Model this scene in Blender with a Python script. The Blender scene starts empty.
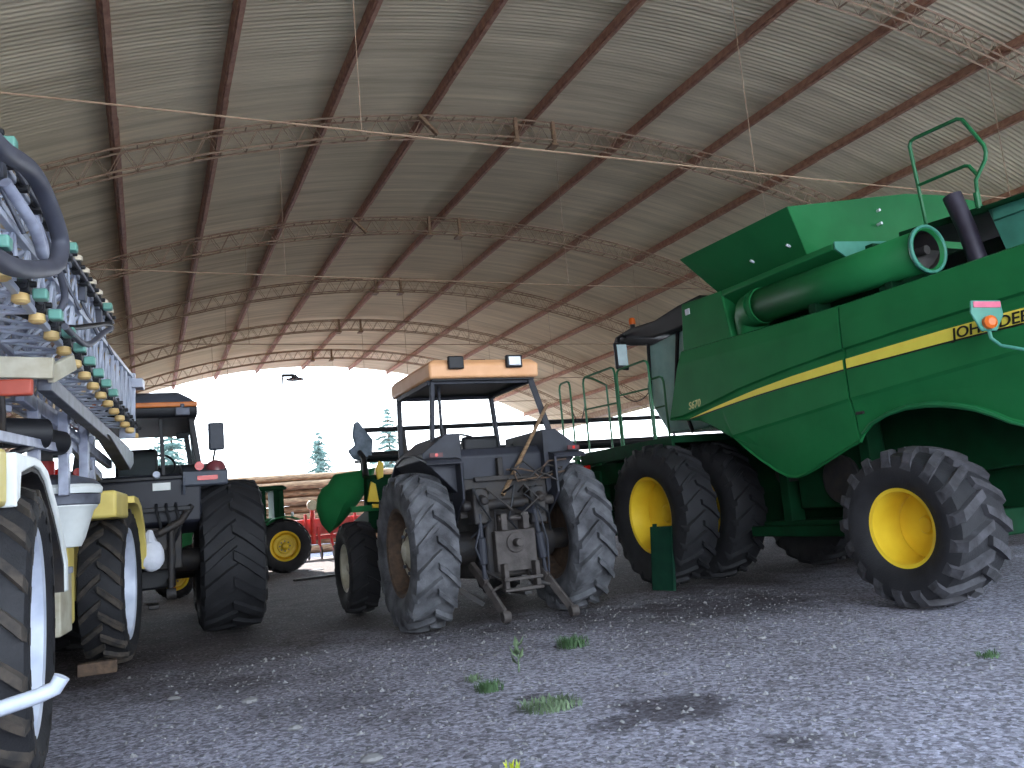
import bpy, bmesh, math, random
from mathutils import Vector, Matrix
random.seed(7)
PI=math.pi
SC=bpy.context.scene
COL=SC.collection

# ------------------------------------------------------------------ helpers
def srgb(r,g,b):
    f=lambda c:((c/255.+.055)/1.055)**2.4 if c/255.>.04045 else c/255./12.92
    return (f(r),f(g),f(b),1)

MATS={}
def mat(name,col,rough=.5,metal=0.,col2=None,scale=6.,bump=0.,bscale=30.,coat=0.,emit=0.,contrast=(.35,.65),spec=.5,stretch=(1,1,1)):
    if name in MATS: return MATS[name]
    m=bpy.data.materials.new(name); m.use_nodes=True
    nt=m.node_tree; N=nt.nodes; L=nt.links
    p=N['Principled BSDF']
    p.inputs['Roughness'].default_value=rough; p.inputs['Metallic'].default_value=metal
    p.inputs['Coat Weight'].default_value=coat
    p.inputs['Specular IOR Level'].default_value=spec
    c4=tuple(col[:3])+(1,)
    tc=N.new('ShaderNodeTexCoord'); mp=N.new('ShaderNodeMapping'); mp.inputs['Scale'].default_value=stretch
    L.new(tc.outputs['Object'],mp.inputs['Vector'])
    no=N.new('ShaderNodeTexNoise'); no.inputs['Scale'].default_value=scale; no.inputs['Detail'].default_value=6
    L.new(mp.outputs[0],no.inputs['Vector'])
    cr=N.new('ShaderNodeValToRGB')
    cr.color_ramp.elements[0].position=contrast[0]; cr.color_ramp.elements[1].position=contrast[1]
    c2=tuple((col2 or tuple(x*.8 for x in col[:3]))[:3])+(1,)
    cr.color_ramp.elements[0].color=c4; cr.color_ramp.elements[1].color=c2
    L.new(no.outputs['Fac'],cr.inputs[0]); L.new(cr.outputs[0],p.inputs['Base Color'])
    if bump:
        nb=N.new('ShaderNodeTexNoise'); nb.inputs['Scale'].default_value=bscale; nb.inputs['Detail'].default_value=4
        L.new(mp.outputs[0],nb.inputs['Vector'])
        b=N.new('ShaderNodeBump'); b.inputs['Strength'].default_value=bump; b.inputs['Distance'].default_value=.02
        L.new(nb.outputs['Fac'],b.inputs['Height']); L.new(b.outputs[0],p.inputs['Normal'])
    if emit:
        p.inputs['Emission Color'].default_value=c4; p.inputs['Emission Strength'].default_value=emit
    MATS[name]=m; return m

OFF=Vector((0,0,0))
def setoff(o): 
    global OFF
    OFF=Vector(o)

class MB:
    def __init__(s): s.bm=bmesh.new(); s.mi=0
    def F(s,vs):
        try: f=s.bm.faces.new(vs)
        except ValueError: return None
        f.material_index=s.mi; return f
    def V(s,p): return s.bm.verts.new(p)
    def hexa(s,P):
        v=[s.V(p) for p in P]
        for q in ((0,3,2,1),(4,5,6,7),(0,1,5,4),(1,2,6,5),(2,3,7,6),(3,0,4,7)): s.F([v[i] for i in q])
    def box(s,x0,x1,y0,y1,z0,z1):
        s.hexa([(x0,y0,z0),(x1,y0,z0),(x1,y1,z0),(x0,y1,z0),(x0,y0,z1),(x1,y0,z1),(x1,y1,z1),(x0,y1,z1)])
    def prism(s,poly,ax,a,b):
        def P(p,t): return (t,p[0],p[1]) if ax=='x' else ((p[0],t,p[1]) if ax=='y' else (p[0],p[1],t))
        A=[s.V(P(p,a)) for p in poly]; B=[s.V(P(p,b)) for p in poly]
        n=len(poly)
        s.F(A[::-1]); s.F(B)
        for i in range(n): s.F([A[i],A[(i+1)%n],B[(i+1)%n],B[i]])
    def bar(s,p,q,w,h=None,up=(0,0,1)):
        h=h or w; p=Vector(p); q=Vector(q); d=(q-p).normalized(); u=Vector(up)
        if abs(d.dot(u))>.98: u=Vector((0,1,0)) if abs(d.y)<.9 else Vector((1,0,0))
        r=d.cross(u).normalized(); u=r.cross(d)
        P=[]
        for c in (p,q):
            for a,b in ((-1,-1),(1,-1),(1,1),(-1,1)): P.append(c+r*(a*w/2)+u*(b*h/2))
        s.hexa(P)
    def tube(s,path,r,n=8,closed=False,caps=True):
        path=[Vector(p) for p in path]; rs=r if isinstance(r,(list,tuple)) else [r]*len(path)
        m=len(path); rings=[]; u=None
        for i,p in enumerate(path):
            if closed: d=path[(i+1)%m]-path[i-1]
            else: d=path[min(i+1,m-1)]-path[max(i-1,0)]
            d.normalize()
            if u is None:
                t=Vector((0,0,1)) if abs(d.z)<.9 else Vector((1,0,0))
                u=(t-d*t.dot(d)).normalized()
            else: u=(u-d*u.dot(d)).normalized()
            w=d.cross(u)
            rings.append([s.V(p+(u*math.cos(2*PI*k/n)+w*math.sin(2*PI*k/n))*rs[i]) for k in range(n)])
        for i in range(m if closed else m-1):
            A=rings[i];B=rings[(i+1)%m]
            for k in range(n): s.F([A[k],A[(k+1)%n],B[(k+1)%n],B[k]])
        if caps and not closed:
            s.F(rings[0][::-1]); s.F(rings[-1])
    def lathe(s,prof,c=(0,0,0),ax='x',n=40,closed=False):
        rings=[]
        for a,r in prof:
            ring=[]
            for k in range(n):
                t=2*PI*k/n; u=r*math.cos(t); w=r*math.sin(t)
                p=(a,u,w) if ax=='x' else ((w,a,u) if ax=='y' else (u,w,a))
                ring.append(s.V((p[0]+c[0],p[1]+c[1],p[2]+c[2])))
            rings.append(ring)
        m=len(rings)
        for i in range(m if closed else m-1):
            A=rings[i];B=rings[(i+1)%m]
            for k in range(n): s.F([A[k],A[(k+1)%n],B[(k+1)%n],B[k]])
        if not closed:
            if prof[0][1]>1e-4: s.F(rings[0][::-1])
            if prof[-1][1]>1e-4: s.F(rings[-1])
    def cyl(s,p,q,r,n=16): s.tube([p,q],r,n)
    def grid(s,G):
        V=[[s.V(p) for p in row] for row in G]
        for i in range(len(V)-1):
            for j in range(len(V[0])-1): s.F([V[i][j],V[i][j+1],V[i+1][j+1],V[i+1][j]])
    def blob(s,c,rx,ry,rz,seg=12,rings=8,jit=0.):
        R=[]
        for i in range(1,rings):
            t=PI*i/rings
            R.append([s.V((c[0]+rx*math.sin(t)*math.cos(2*PI*k/seg)*(1+random.uniform(-jit,jit)),c[1]+ry*math.sin(t)*math.sin(2*PI*k/seg)*(1+random.uniform(-jit,jit)),c[2]+rz*math.cos(t))) for k in range(seg)])
        a=s.V((c[0],c[1],c[2]+rz)); b=s.V((c[0],c[1],c[2]-rz))
        for k in range(seg):
            s.F([a,R[0][k],R[0][(k+1)%seg]]); s.F([b,R[-1][(k+1)%seg],R[-1][k]])
            for i in range(len(R)-1): s.F([R[i][k],R[i+1][k],R[i+1][(k+1)%seg],R[i][(k+1)%seg]])
    def build(s,name,mats,parent=None,bevel=0.,smooth=35,solid=0.,off=None,loc=None):
        bmesh.ops.remove_doubles(s.bm,verts=s.bm.verts,dist=1e-5)
        bmesh.ops.recalc_face_normals(s.bm,faces=s.bm.faces)
        o_=OFF if off is None else Vector(off)
        if o_.length>0: bmesh.ops.translate(s.bm,verts=s.bm.verts,vec=-o_)
        me=bpy.data.meshes.new(name); s.bm.to_mesh(me); s.bm.free()
        for m in (mats if isinstance(mats,(list,tuple)) else [mats]): me.materials.append(m)
        o=bpy.data.objects.new(name,me); COL.objects.link(o)
        if parent is not None: o.parent=parent
        if loc is not None: o.location=loc
        if smooth:
            me.polygons.foreach_set('use_smooth',[True]*len(me.polygons))
            me.set_sharp_from_angle(angle=math.radians(smooth))
        if solid:
            md=o.modifiers.new('Solidify','SOLIDIFY'); md.thickness=solid; md.offset=0
        if bevel:
            md=o.modifiers.new('Bevel','BEVEL'); md.width=bevel; md.segments=2; md.limit_method='ANGLE'; md.angle_limit=math.radians(40)
        return o

def thing(name,label,cat,loc=(0,0,0),rz=0.,group=None):
    o=bpy.data.objects.new(name,None); o.empty_display_size=.3; COL.objects.link(o)
    o.location=loc; o.rotation_euler=(0,0,rz)
    return tag(o,label,cat,group)
def tag(o,label,cat,group=None,kind=None):
    o['label']=label; o['category']=cat
    if group: o['group']=group
    if kind: o['kind']=kind
    return o
def struct(o,label=None):
    o['kind']='structure'
    if label: o['label']=label
    return o
def centre(o):
    """move a top-level mesh's origin to the base centre of its bounds"""
    me=o.data; vs=[v.co for v in me.vertices]
    c=Vector((sum(v.x for v in vs)/len(vs),sum(v.y for v in vs)/len(vs),min(v.z for v in vs)))
    me.transform(Matrix.Translation(-c)); o.location=o.location+c
    return o

# ------------------------------------------------------------------ materials
GREEN=mat('green_paint',srgb(34,114,64),.5,col2=srgb(30,105,58),scale=2.,spec=.14)
DGREEN=mat('dark_green_paint',srgb(12,58,34),.7,spec=.12,col2=srgb(14,48,28),scale=4.)
RAILG=mat('rail_green_paint',srgb(30,112,66),.45)
TEAL=mat('pale_green_paint',srgb(72,142,124),.4)
YEL=mat('yellow_paint',srgb(244,210,58),.4,col2=srgb(232,194,48),scale=3.)
STRIPE=mat('yellow_stripe',srgb(244,228,92),.4,col2=srgb(238,220,84))
RUB=mat('black_rubber',srgb(25,25,29),.75,col2=srgb(37,37,41),scale=5.,bump=.25,bscale=60)
RUBD=mat('dusty_rubber',srgb(104,105,110),.9,col2=srgb(58,58,62),scale=4.,bump=.4,bscale=40)
RUBS=mat('worn_rubber',srgb(36,35,39),.85,col2=srgb(26,26,29),scale=6.,bump=.25,bscale=50)
LUGB=mat('dusty_brown_rubber',srgb(74,66,59),.9,col2=srgb(42,40,40),scale=9.,bump=.3)
LUGS=mat('greyed_rubber',srgb(74,73,78),.88,col2=srgb(48,47,50),scale=7.,bump=.3)
BLACK=mat('black_plastic',srgb(18,19,24),.55,col2=srgb(25,26,31))
DARK=mat('dark_greasy_metal',srgb(36,35,38),.65,col2=srgb(52,46,42),scale=8.,bump=.3,bscale=20)
DBLUE=mat('dusty_slate_paint',srgb(46,48,58),.6,col2=srgb(36,38,46),scale=5.,bump=.1)
BODYK=mat('charcoal_paint',srgb(26,28,38),.5,col2=srgb(34,36,46),scale=4.)
ORANGE=mat('glare_paled_orange',srgb(242,186,138),.5,col2=srgb(232,172,122),scale=4.)  # canopy orange paled, glare put into the colour
ORANGE2=mat('orange_paint',srgb(214,120,40),.45)
GREYROOF=mat('grey_roof_plastic',srgb(78,84,96),.55)
SILVER=mat('silver_paint',srgb(204,210,224),.45,metal=.05,col2=srgb(178,186,204),scale=5.)
GALV=mat('galvanised_steel',srgb(172,178,196),.5,metal=.1,col2=srgb(138,142,160),scale=8.)
DGALV=mat('dull_steel',srgb(104,108,120),.55,metal=.3,col2=srgb(80,82,92),scale=6.)
CREAM=mat('pale_yellow_paint',srgb(228,208,120),.45,col2=srgb(214,192,104),scale=3.)
WHITE=mat('white_plastic',srgb(226,230,228),.45,col2=srgb(212,216,214))
WHITECLOTH=mat('white_sack',srgb(225,228,238),.85,col2=srgb(205,208,220),bump=.5,bscale=15)
RED=mat('red_paint',srgb(196,42,40),.45,col2=srgb(176,36,34))
REDLENS=mat('red_lens',srgb(222,34,28),.25)
ORLENS=mat('orange_lens',srgb(238,112,34),.3)
PINK=mat('pink_reflector',srgb(212,92,122),.4)
RUST=mat('rusty_steel',srgb(74,60,52),.85,col2=srgb(100,80,64),scale=14.,bump=.4)
PURL=mat('reddish_brown_steel',srgb(168,126,100),.8,col2=srgb(136,96,76),scale=10.,bump=.2)
TRUSS=mat('brown_truss_steel',srgb(158,134,108),.8,col2=srgb(136,110,86),scale=9.)
BONE=mat('bone_paint',srgb(196,192,174),.6,col2=srgb(172,164,142),scale=7.)
GOLD=mat('ochre_nozzle_cap',srgb(236,204,140),.45,col2=srgb(222,184,116))
CAPW=mat('pale_nozzle_cap',srgb(226,214,190),.45)
MINT=mat('mint_nozzle_clip',srgb(112,170,154),.5)
HOSE=mat('grey_hose',srgb(84,86,98),.6)
LENSW=mat('lamp_lens',srgb(228,234,240),.15)
GLASSY=mat('backlit_cab_glass',srgb(160,196,190),.08,col2=srgb(146,184,180))  # opaque glass; light seen through it is put into the colour
WOOD=mat('weathered_wood',srgb(150,122,92),.85,col2=srgb(112,88,64),scale=6.,bump=.3,stretch=(1,1,8))
BARK=mat('log_bark',srgb(150,120,90),.9,col2=srgb(96,72,52),scale=5.,bump=.5,stretch=(.6,4,4))
LOGEND=mat('log_end',srgb(206,176,132),.8)
BLKTXT=mat('black_lettering',srgb(22,24,18),.5)
PALETXT=mat('pale_yellow_lettering',srgb(214,210,140),.5)
LEAF=mat('weed_leaf',srgb(72,98,62),.7,col2=srgb(54,80,46),scale=20.)
LEAFP=mat('pale_leaf',srgb(104,122,92),.7,col2=srgb(86,104,74),scale=20.)
PINE=mat('hazy_pine_needles',srgb(112,134,126),.8,col2=srgb(92,116,110),scale=2.)  # needles lightened to grey-green, glare and haze painted into the colour
TRUNK=mat('pine_trunk',srgb(92,74,60),.9)
STONE=mat('pale_stone',srgb(128,126,128),.85,col2=srgb(120,118,118),scale=10.,bump=.3)
GALVW=mat('weathered_wall_sheet',srgb(96,92,86),.7,col2=srgb(76,70,64),scale=3.)
HITCH=mat('greasy_grey_casting',srgb(76,70,68),.7,col2=srgb(56,50,48),scale=9.,bump=.3)
PANELG=mat('faded_dark_green_panel',srgb(22,62,46),.6,col2=srgb(18,52,40),spec=.2)
def glass(name,tint):
    m=bpy.data.materials.new(name); m.use_nodes=True
    p=m.node_tree.nodes['Principled BSDF']; p.inputs['Base Color'].default_value=tint
    p.inputs['Transmission Weight'].default_value=1; p.inputs['Roughness'].default_value=.02; p.inputs['IOR'].default_value=1.02
    return m
CABGL=glass('clear_cab_glass',(.86,.93,.93,1))

def roof_mat():
    m=bpy.data.materials.new('corrugated_fibre_cement'); m.use_nodes=True
    nt=m.node_tree;N=nt.nodes;L=nt.links;p=N['Principled BSDF']; p.inputs['Roughness'].default_value=.85
    p.inputs['Specular IOR Level'].default_value=.2
    tc=N.new('ShaderNodeTexCoord')
    mp=N.new('ShaderNodeMapping'); mp.inputs['Scale'].default_value=(.25,5.5,.25); L.new(tc.outputs['Object'],mp.inputs[0])
    n1=N.new('ShaderNodeTexNoise'); n1.inputs['Scale'].default_value=1.; n1.inputs['Detail'].default_value=8; n1.inputs['Roughness'].default_value=.65
    L.new(mp.outputs[0],n1.inputs['Vector'])
    r1=N.new('ShaderNodeValToRGB'); r1.color_ramp.elements[0].position=.3; r1.color_ramp.elements[1].position=.72
    r1.color_ramp.elements[0].color=srgb(192,180,152); r1.color_ramp.elements[1].color=srgb(244,231,200)
    L.new(n1.outputs['Fac'],r1.inputs[0])
    n2=N.new('ShaderNodeTexNoise'); n2.inputs['Scale'].default_value=.35; n2.inputs['Detail'].default_value=4
    L.new(tc.outputs['Object'],n2.inputs['Vector'])
    r2=N.new('ShaderNodeValToRGB'); r2.color_ramp.elements[0].position=.35; r2.color_ramp.elements[1].position=.7
    r2.color_ramp.elements[0].color=(.84,.82,.77,1); r2.color_ramp.elements[1].color=(1,.98,.94,1)
    L.new(n2.outputs['Fac'],r2.inputs[0])
    mx=N.new('ShaderNodeMixRGB'); mx.blend_type='MULTIPLY'; mx.inputs[0].default_value=1
    L.new(r1.outputs[0],mx.inputs[1]); L.new(r2.outputs[0],mx.inputs[2]); L.new(mx.outputs[0],p.inputs['Base Color'])
    return m
def ground_mat():
    m=bpy.data.materials.new('gravel_floor'); m.use_nodes=True
    nt=m.node_tree;N=nt.nodes;L=nt.links;p=N['Principled BSDF']; p.inputs['Roughness'].default_value=.95
    p.inputs['Specular IOR Level'].default_value=.15
    tc=N.new('ShaderNodeTexCoord')
    def noise(sc,det=6,ro=.6,vec=None):
        n=N.new('ShaderNodeTexNoise'); n.inputs['Scale'].default_value=sc; n.inputs['Detail'].default_value=det; n.inputs['Roughness'].default_value=ro
        L.new(vec or tc.outputs['Object'],n.inputs['Vector']); return n
    def ramp(src,a,b,ca,cb):
        r=N.new('ShaderNodeValToRGB'); r.color_ramp.elements[0].position=a; r.color_ramp.elements[1].position=b
        r.color_ramp.elements[0].color=ca; r.color_ramp.elements[1].color=cb; L.new(src,r.inputs[0]); return r
    def mix(mode,a,b,f=1.):
        x=N.new('ShaderNodeMixRGB'); x.blend_type=mode
        if isinstance(f,(int,float)): x.inputs[0].default_value=f
        else: L.new(f,x.inputs[0])
        for i,s in ((1,a),(2,b)):
            if isinstance(s,tuple): x.inputs[i].default_value=s
            else: L.new(s,x.inputs[i])
        return x
    base=ramp(noise(.5).outputs['Fac'],.3,.7,srgb(124,121,127),srgb(156,155,165))
    # indoor shade painted as a darker dirt colour further in, loose gravel near the open end, with a ragged border
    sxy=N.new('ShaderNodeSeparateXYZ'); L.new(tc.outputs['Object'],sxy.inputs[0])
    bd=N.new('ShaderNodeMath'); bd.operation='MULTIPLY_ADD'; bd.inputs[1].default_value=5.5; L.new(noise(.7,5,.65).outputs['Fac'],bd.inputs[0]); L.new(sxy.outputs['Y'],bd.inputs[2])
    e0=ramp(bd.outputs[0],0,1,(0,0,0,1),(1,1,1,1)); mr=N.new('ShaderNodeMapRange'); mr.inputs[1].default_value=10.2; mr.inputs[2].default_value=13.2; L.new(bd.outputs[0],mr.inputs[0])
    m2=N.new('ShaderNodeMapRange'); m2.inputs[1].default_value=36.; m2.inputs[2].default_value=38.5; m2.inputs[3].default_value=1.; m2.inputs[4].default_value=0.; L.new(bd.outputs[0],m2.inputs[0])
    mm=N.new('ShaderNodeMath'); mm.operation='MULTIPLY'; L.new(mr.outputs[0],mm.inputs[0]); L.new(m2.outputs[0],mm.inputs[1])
    earth_shade=ramp(noise(1.3,6).outputs['Fac'],.3,.7,srgb(58,53,53),srgb(80,73,72))
    base=mix('MIX',base.outputs[0],earth_shade.outputs[0],mm.outputs[0])
    fine=ramp(noise(22,5,.8).outputs['Fac'],.36,.66,(.5,.49,.5,1),(1.5,1.5,1.53,1))
    cel=N.new('ShaderNodeTexVoronoi'); cel.inputs['Scale'].default_value=34; L.new(tc.outputs['Object'],cel.inputs['Vector'])
    bw=N.new('ShaderNodeRGBToBW'); L.new(cel.outputs['Color'],bw.inputs[0])
    cell=ramp(bw.outputs[0],.2,.85,(.58,.57,.56,1),(1.55,1.55,1.62,1))
    fine=mix('MULTIPLY',fine.outputs[0],cell.outputs[0])
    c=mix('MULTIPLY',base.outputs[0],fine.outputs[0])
    vo=N.new('ShaderNodeTexVoronoi'); vo.inputs['Scale'].default_value=26; L.new(tc.outputs['Object'],vo.inputs['Vector'])
    sp=ramp(vo.outputs['Distance'],.12,.26,(1,1,1,1),(0,0,0,1))
    gate=ramp(noise(3.,5).outputs['Fac'],.47,.6,(0,0,0,1),(1,1,1,1))
    spm=mix('MULTIPLY',sp.outputs[0],gate.outputs[0])
    c=mix('MIX',c.outputs[0],srgb(168,167,170),spm.outputs[0])
    # oil stains, damp patches and ruts: worn into the floor where the machines stand
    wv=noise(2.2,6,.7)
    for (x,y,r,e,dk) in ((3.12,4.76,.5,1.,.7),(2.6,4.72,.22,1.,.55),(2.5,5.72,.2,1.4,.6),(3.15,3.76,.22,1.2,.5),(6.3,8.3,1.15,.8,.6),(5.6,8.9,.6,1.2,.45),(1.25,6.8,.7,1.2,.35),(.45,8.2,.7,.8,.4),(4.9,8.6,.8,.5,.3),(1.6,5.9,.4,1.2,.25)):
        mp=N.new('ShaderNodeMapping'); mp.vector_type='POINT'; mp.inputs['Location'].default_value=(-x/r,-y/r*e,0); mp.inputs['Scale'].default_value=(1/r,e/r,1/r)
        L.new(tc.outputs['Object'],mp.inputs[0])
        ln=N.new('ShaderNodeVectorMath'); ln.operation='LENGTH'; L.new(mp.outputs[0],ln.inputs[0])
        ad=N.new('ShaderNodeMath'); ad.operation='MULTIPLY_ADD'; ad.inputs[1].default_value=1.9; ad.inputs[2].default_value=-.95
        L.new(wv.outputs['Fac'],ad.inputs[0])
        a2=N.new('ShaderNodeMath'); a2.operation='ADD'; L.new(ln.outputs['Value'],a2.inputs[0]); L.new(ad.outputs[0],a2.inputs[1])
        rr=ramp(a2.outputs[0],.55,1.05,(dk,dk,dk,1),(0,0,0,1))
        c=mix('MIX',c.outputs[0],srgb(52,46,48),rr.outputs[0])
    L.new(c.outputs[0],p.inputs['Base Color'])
    b=N.new('ShaderNodeBump'); b.inputs['Strength'].default_value=.7; b.inputs['Distance'].default_value=.03
    h=mix('ADD',noise(30,5,.75).outputs['Fac'],noise(4,4).outputs['Fac'],.6)
    L.new(h.outputs[0],b.inputs['Height']); L.new(b.outputs[0],p.inputs['Normal'])
    return m

# ------------------------------------------------------------------ wheel builder (axle along x, outer face towards -x)
WHEELS={}
def wheel(name,parent,loc,key,R,w,rr,lugs,lh,skew,lw,tm,lm,rim_m,rim_kind,hub_m,flip=False,bolts=8,hs=1.):
    """rim mesh is the part; tire and hub are its sub-parts"""
    if key not in WHEELS:
        t=MB(); rc=R-lh; hw=w/2
        prof=[(-hw*.74,rr-.01),(-hw*.86,rr+.03),(-hw,rr+(rc-rr)*.45),(-hw*.99,rr+(rc-rr)*.68),(-hw*.9,rc-.035),(-hw*.5,rc-.008),(0,rc),
              (hw*.5,rc-.008),(hw*.9,rc-.035),(hw*.99,rr+(rc-rr)*.68),(hw,rr+(rc-rr)*.45),(hw*.86,rr+.03),(hw*.74,rr-.01)]
        t.lathe(prof,n=64,closed=True)
        t.mi=1
        def crown(x): 
            a=abs(x)/hw
            return rc-.008*min(1,a/.5) - (.027*max(0,(a-.5)/.4) if a<.9 else .027+(a-.9)*.8)
        for s in (-1,1):
            for i in range(lugs):
                a0=2*PI*(i+(.5 if s>0 else 0))/lugs
                secs=[]
                for k,tt in enumerate((0,.3,.62,.88,1.0)):
                    x=s*hw*(-.06+1.07*tt); th=a0-skew*(tt**1.15)
                    base=crown(x)-.02; top=base+.02+lh*(1 if tt<.95 else .72)
                    if tt>.95: x=s*hw*1.0
                    hw_=lw/2*(1.+.25*tt)
                    q=[]
                    for da,rad in ((-hw_*1.25,base),(hw_*1.25,base),(hw_*.8,top),(-hw_*.8,top)):
                        A=th+da/R; q.append(t.V((x,-rad*math.cos(A),rad*math.sin(A))))
                    secs.append(q)
                # shoulder foot running down the sidewall
                x=s*hw*1.0; th=a0-skew*1.05; q=[]
                for da,rad,xx in ((-lw*.45,rc-.12*(rc-rr)-.04,x*.98),(lw*.45,rc-.12*(rc-rr)-.04,x*.98),(lw*.4,rc-.06,x*.995),(-lw*.4,rc-.06,x*.995)):
                    A=th+da/R; q.append(t.V((xx,-rad*math.cos(A),rad*math.sin(A))))
                secs.append(q)
                for k in range(len(secs)-1):
                    A,B=secs[k],secs[k+1]
                    for j in range(4): t.F([A[j],A[(j+1)%4],B[(j+1)%4],B[j]])
                t.F(secs[0][::-1]); t.F(secs[-1])
        to=t.build('tire',[tm,lm],off=(0,0,0)); tme=to.data; bpy.data.objects.remove(to)
        r=MB(); hw2=hw*.76
        # barrel
        r.lathe([(-hw2,rr-.03),(-hw2-.012,rr+.012),(-hw2+.01,rr+.03),(-hw2+.05,rr-.005),(-hw2*.45,rr-.02),(0,rr-.045),(hw2*.45,rr-.02),(hw2-.05,rr-.005),(hw2-.01,rr+.03),(hw2+.012,rr+.012),(hw2,rr-.03),
                 (hw2*.45,rr-.05),(0,rr-.075),(-hw2*.45,rr-.05)],n=56,closed=True)
        if rim_kind=='deep':   d0=hw*.45
        elif rim_kind=='flush': d0=-hw*.45
        elif rim_kind=='mid': d0=-hw*.1
        else: d0=0
        if rim_kind=='deep':
            r.lathe([(d0-.06,rr-.06),(d0-.02,rr*.72),(d0+.05,rr*.68),(d0+.055,rr*.3),(d0+.1,rr*.28),(d0+.1,.001)],n=48)
        else:
            r.lathe([(d0+.05,rr-.06),(d0+.03,rr*.86),(d0-.035,rr*.74),(d0-.03,rr*.52),(d0-.06,rr*.46),(d0-.06,.001)],n=48)
        ro=r.build('rim',[rim_m],off=(0,0,0)); rme=ro.data; bpy.data.objects.remove(ro)
        h=MB(); hb=d0+(-.02 if rim_kind=='deep' else -.06); hr=rr*(.56 if rim_kind=='deep' else .4)*hs
        h.lathe([(hb+.05,hr*1.02),(hb-.0,hr),(hb+.008,hr*.7),(hb-.02,hr*.52),(hb-.07,hr*.34),(hb-.08,.001)],n=32)
        h.mi=1
        for i in range(bolts):
            a=2*PI*i/bolts; y=hr*.84*math.cos(a); z=hr*.84*math.sin(a)
            h.cyl((hb+.04,y,z),(hb-.03,y,z),.021,8)
        ho=h.build('hub',[hub_m,DGALV],off=(0,0,0)); hme=ho.data; bpy.data.objects.remove(ho)
        WHEELS[key]=(rme,tme,hme)
    rme,tme,hme=WHEELS[key]
    o=bpy.data.objects.new(name,rme); COL.objects.link(o); o.parent=parent; o.location=Vector(loc)-OFF
    if flip: o.scale=(-1,1,1)
    a=bpy.data.objects.new('tire',tme); COL.objects.link(a); a.parent=o
    b=bpy.data.objects.new('hub',hme); COL.objects.link(b); b.parent=o
    return o

def text(name,s,m,parent,origin,xd,yd,size,shear=.0,extr=.003,squash=1.,align='LEFT'):
    cu=bpy.data.curves.new(name,'FONT'); cu.body=s; cu.size=size; cu.shear=shear; cu.extrude=extr; cu.offset=size*.012; cu.align_x=align
    o=bpy.data.objects.new(name,cu); COL.objects.link(o)
    bpy.context.view_layer.update()
    me=bpy.data.meshes.new_from_object(o.evaluated_get(bpy.context.evaluated_depsgraph_get()))
    bpy.data.objects.remove(o); bpy.data.curves.remove(cu)
    me.materials.clear(); me.materials.append(m)
    xd=Vector(xd).normalized(); yd=Vector(yd); yd=(yd-xd*yd.dot(xd)).normalized(); zd=xd.cross(yd)
    M=Matrix(((xd.x,yd.x,zd.x,0),(xd.y,yd.y,zd.y,0),(xd.z,yd.z,zd.z,0),(0,0,0,1)))@Matrix.Diagonal((squash,1,1,1))
    M=Matrix.Translation(Vector(origin)-OFF)@M
    me.transform(M)
    o=bpy.data.objects.new(name,me); COL.objects.link(o); o.parent=parent
    return o

# ------------------------------------------------------------------ the shed
RX,RZ,RR=6.5,7.8-20.96,20.96
XL,XR=-4.35,17.35
def arcz(x,dr=0.): return RZ+math.sqrt((RR+dr)**2-(x-RX)**2)
def arcn(x): 
    v=Vector((x-RX,0,arcz(x)-RZ)); return v.normalized()
Y0,Y1=-3.2,34.9
TY=[-2.28+4.7*i for i in range(8)]
setoff((0,0,0))
def roof():
    pitch=.08; per=4; ny=int((Y1-Y0)/pitch*per); nx=44
    a0=math.asin((XL-.35-RX)/RR); a1=math.asin((XR+.35-RX)/RR)
    vs=[];fs=[]
    for j in range(ny+1):
        y=Y0+(Y1-Y0)*j/ny; dr=.11+.008*math.sin(2*PI*j/per)
        for i in range(nx+1):
            a=a0+(a1-a0)*i/nx
            lap=.012*((i%6)/6.)
            vs.append((RX+(RR+dr+lap)*math.sin(a),y,RZ+(RR+dr+lap)*math.cos(a)))
    for j in range(ny):
        for i in range(nx):
            k=j*(nx+1)+i; fs.append((k,k+1,k+nx+2,k+nx+1))
    me=bpy.data.meshes.new('ceiling'); me.from_pydata(vs,[],fs); me.materials.append(roof_mat())
    me.polygons.foreach_set('use_smooth',[True]*len(me.polygons))
    o=bpy.data.objects.new('ceiling',me); COL.objects.link(o); struct(o,'corrugated barrel vault roof sheeting')
    md=o.modifiers.new('Solidify','SOLIDIFY'); md.thickness=.008; md.offset=1
roof()
TRIM=[0]
def trim(mb,m,label,parent=None,name=None,**k):
    if parent is None:
        TRIM[0]+=1; return struct(mb.build('trim_%d'%TRIM[0],m,**k),label)
    return mb.build(name,m,parent,**k)
PX=[-3.55,-1.92,-.28,1.07,2.65,4.25,6.1,8.07,9.72,11.45,12.93,14.6,16.1]
for x in PX:
    n=arcn(x); t=Vector((n.z,0,-n.x)); mb=MB(); c=Vector((x,0,arcz(x)))
    y=Y0+.05; k=0
    while y<Y1-.1:
        y2=min(y+4.7,Y1-.1); d=.008*(k%2)
        a=c+n*(.035+d*.0)+t*(d-.004)
        mb.bar((a.x,y,a.z),(a.x,y2+.12 if y2<Y1-.2 else y2,a.z),.095+d,.12,up=n)
        mb.bar((a.x-n.x*.07,y,a.z-n.z*.07),(a.x-n.x*.07,y2,a.z-n.z*.07),.05,.02,up=n)
        y=y2; k+=1
    trim(mb,PURL,'reddish brown roof purlin running the length of the shed')
def arcpts(dr,y,x0=XL,x1=XR,n=60):
    return [((x0+(x1-x0)*i/n),y,arcz(x0+(x1-x0)*i/n,dr)) for i in range(n+1)]
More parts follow.
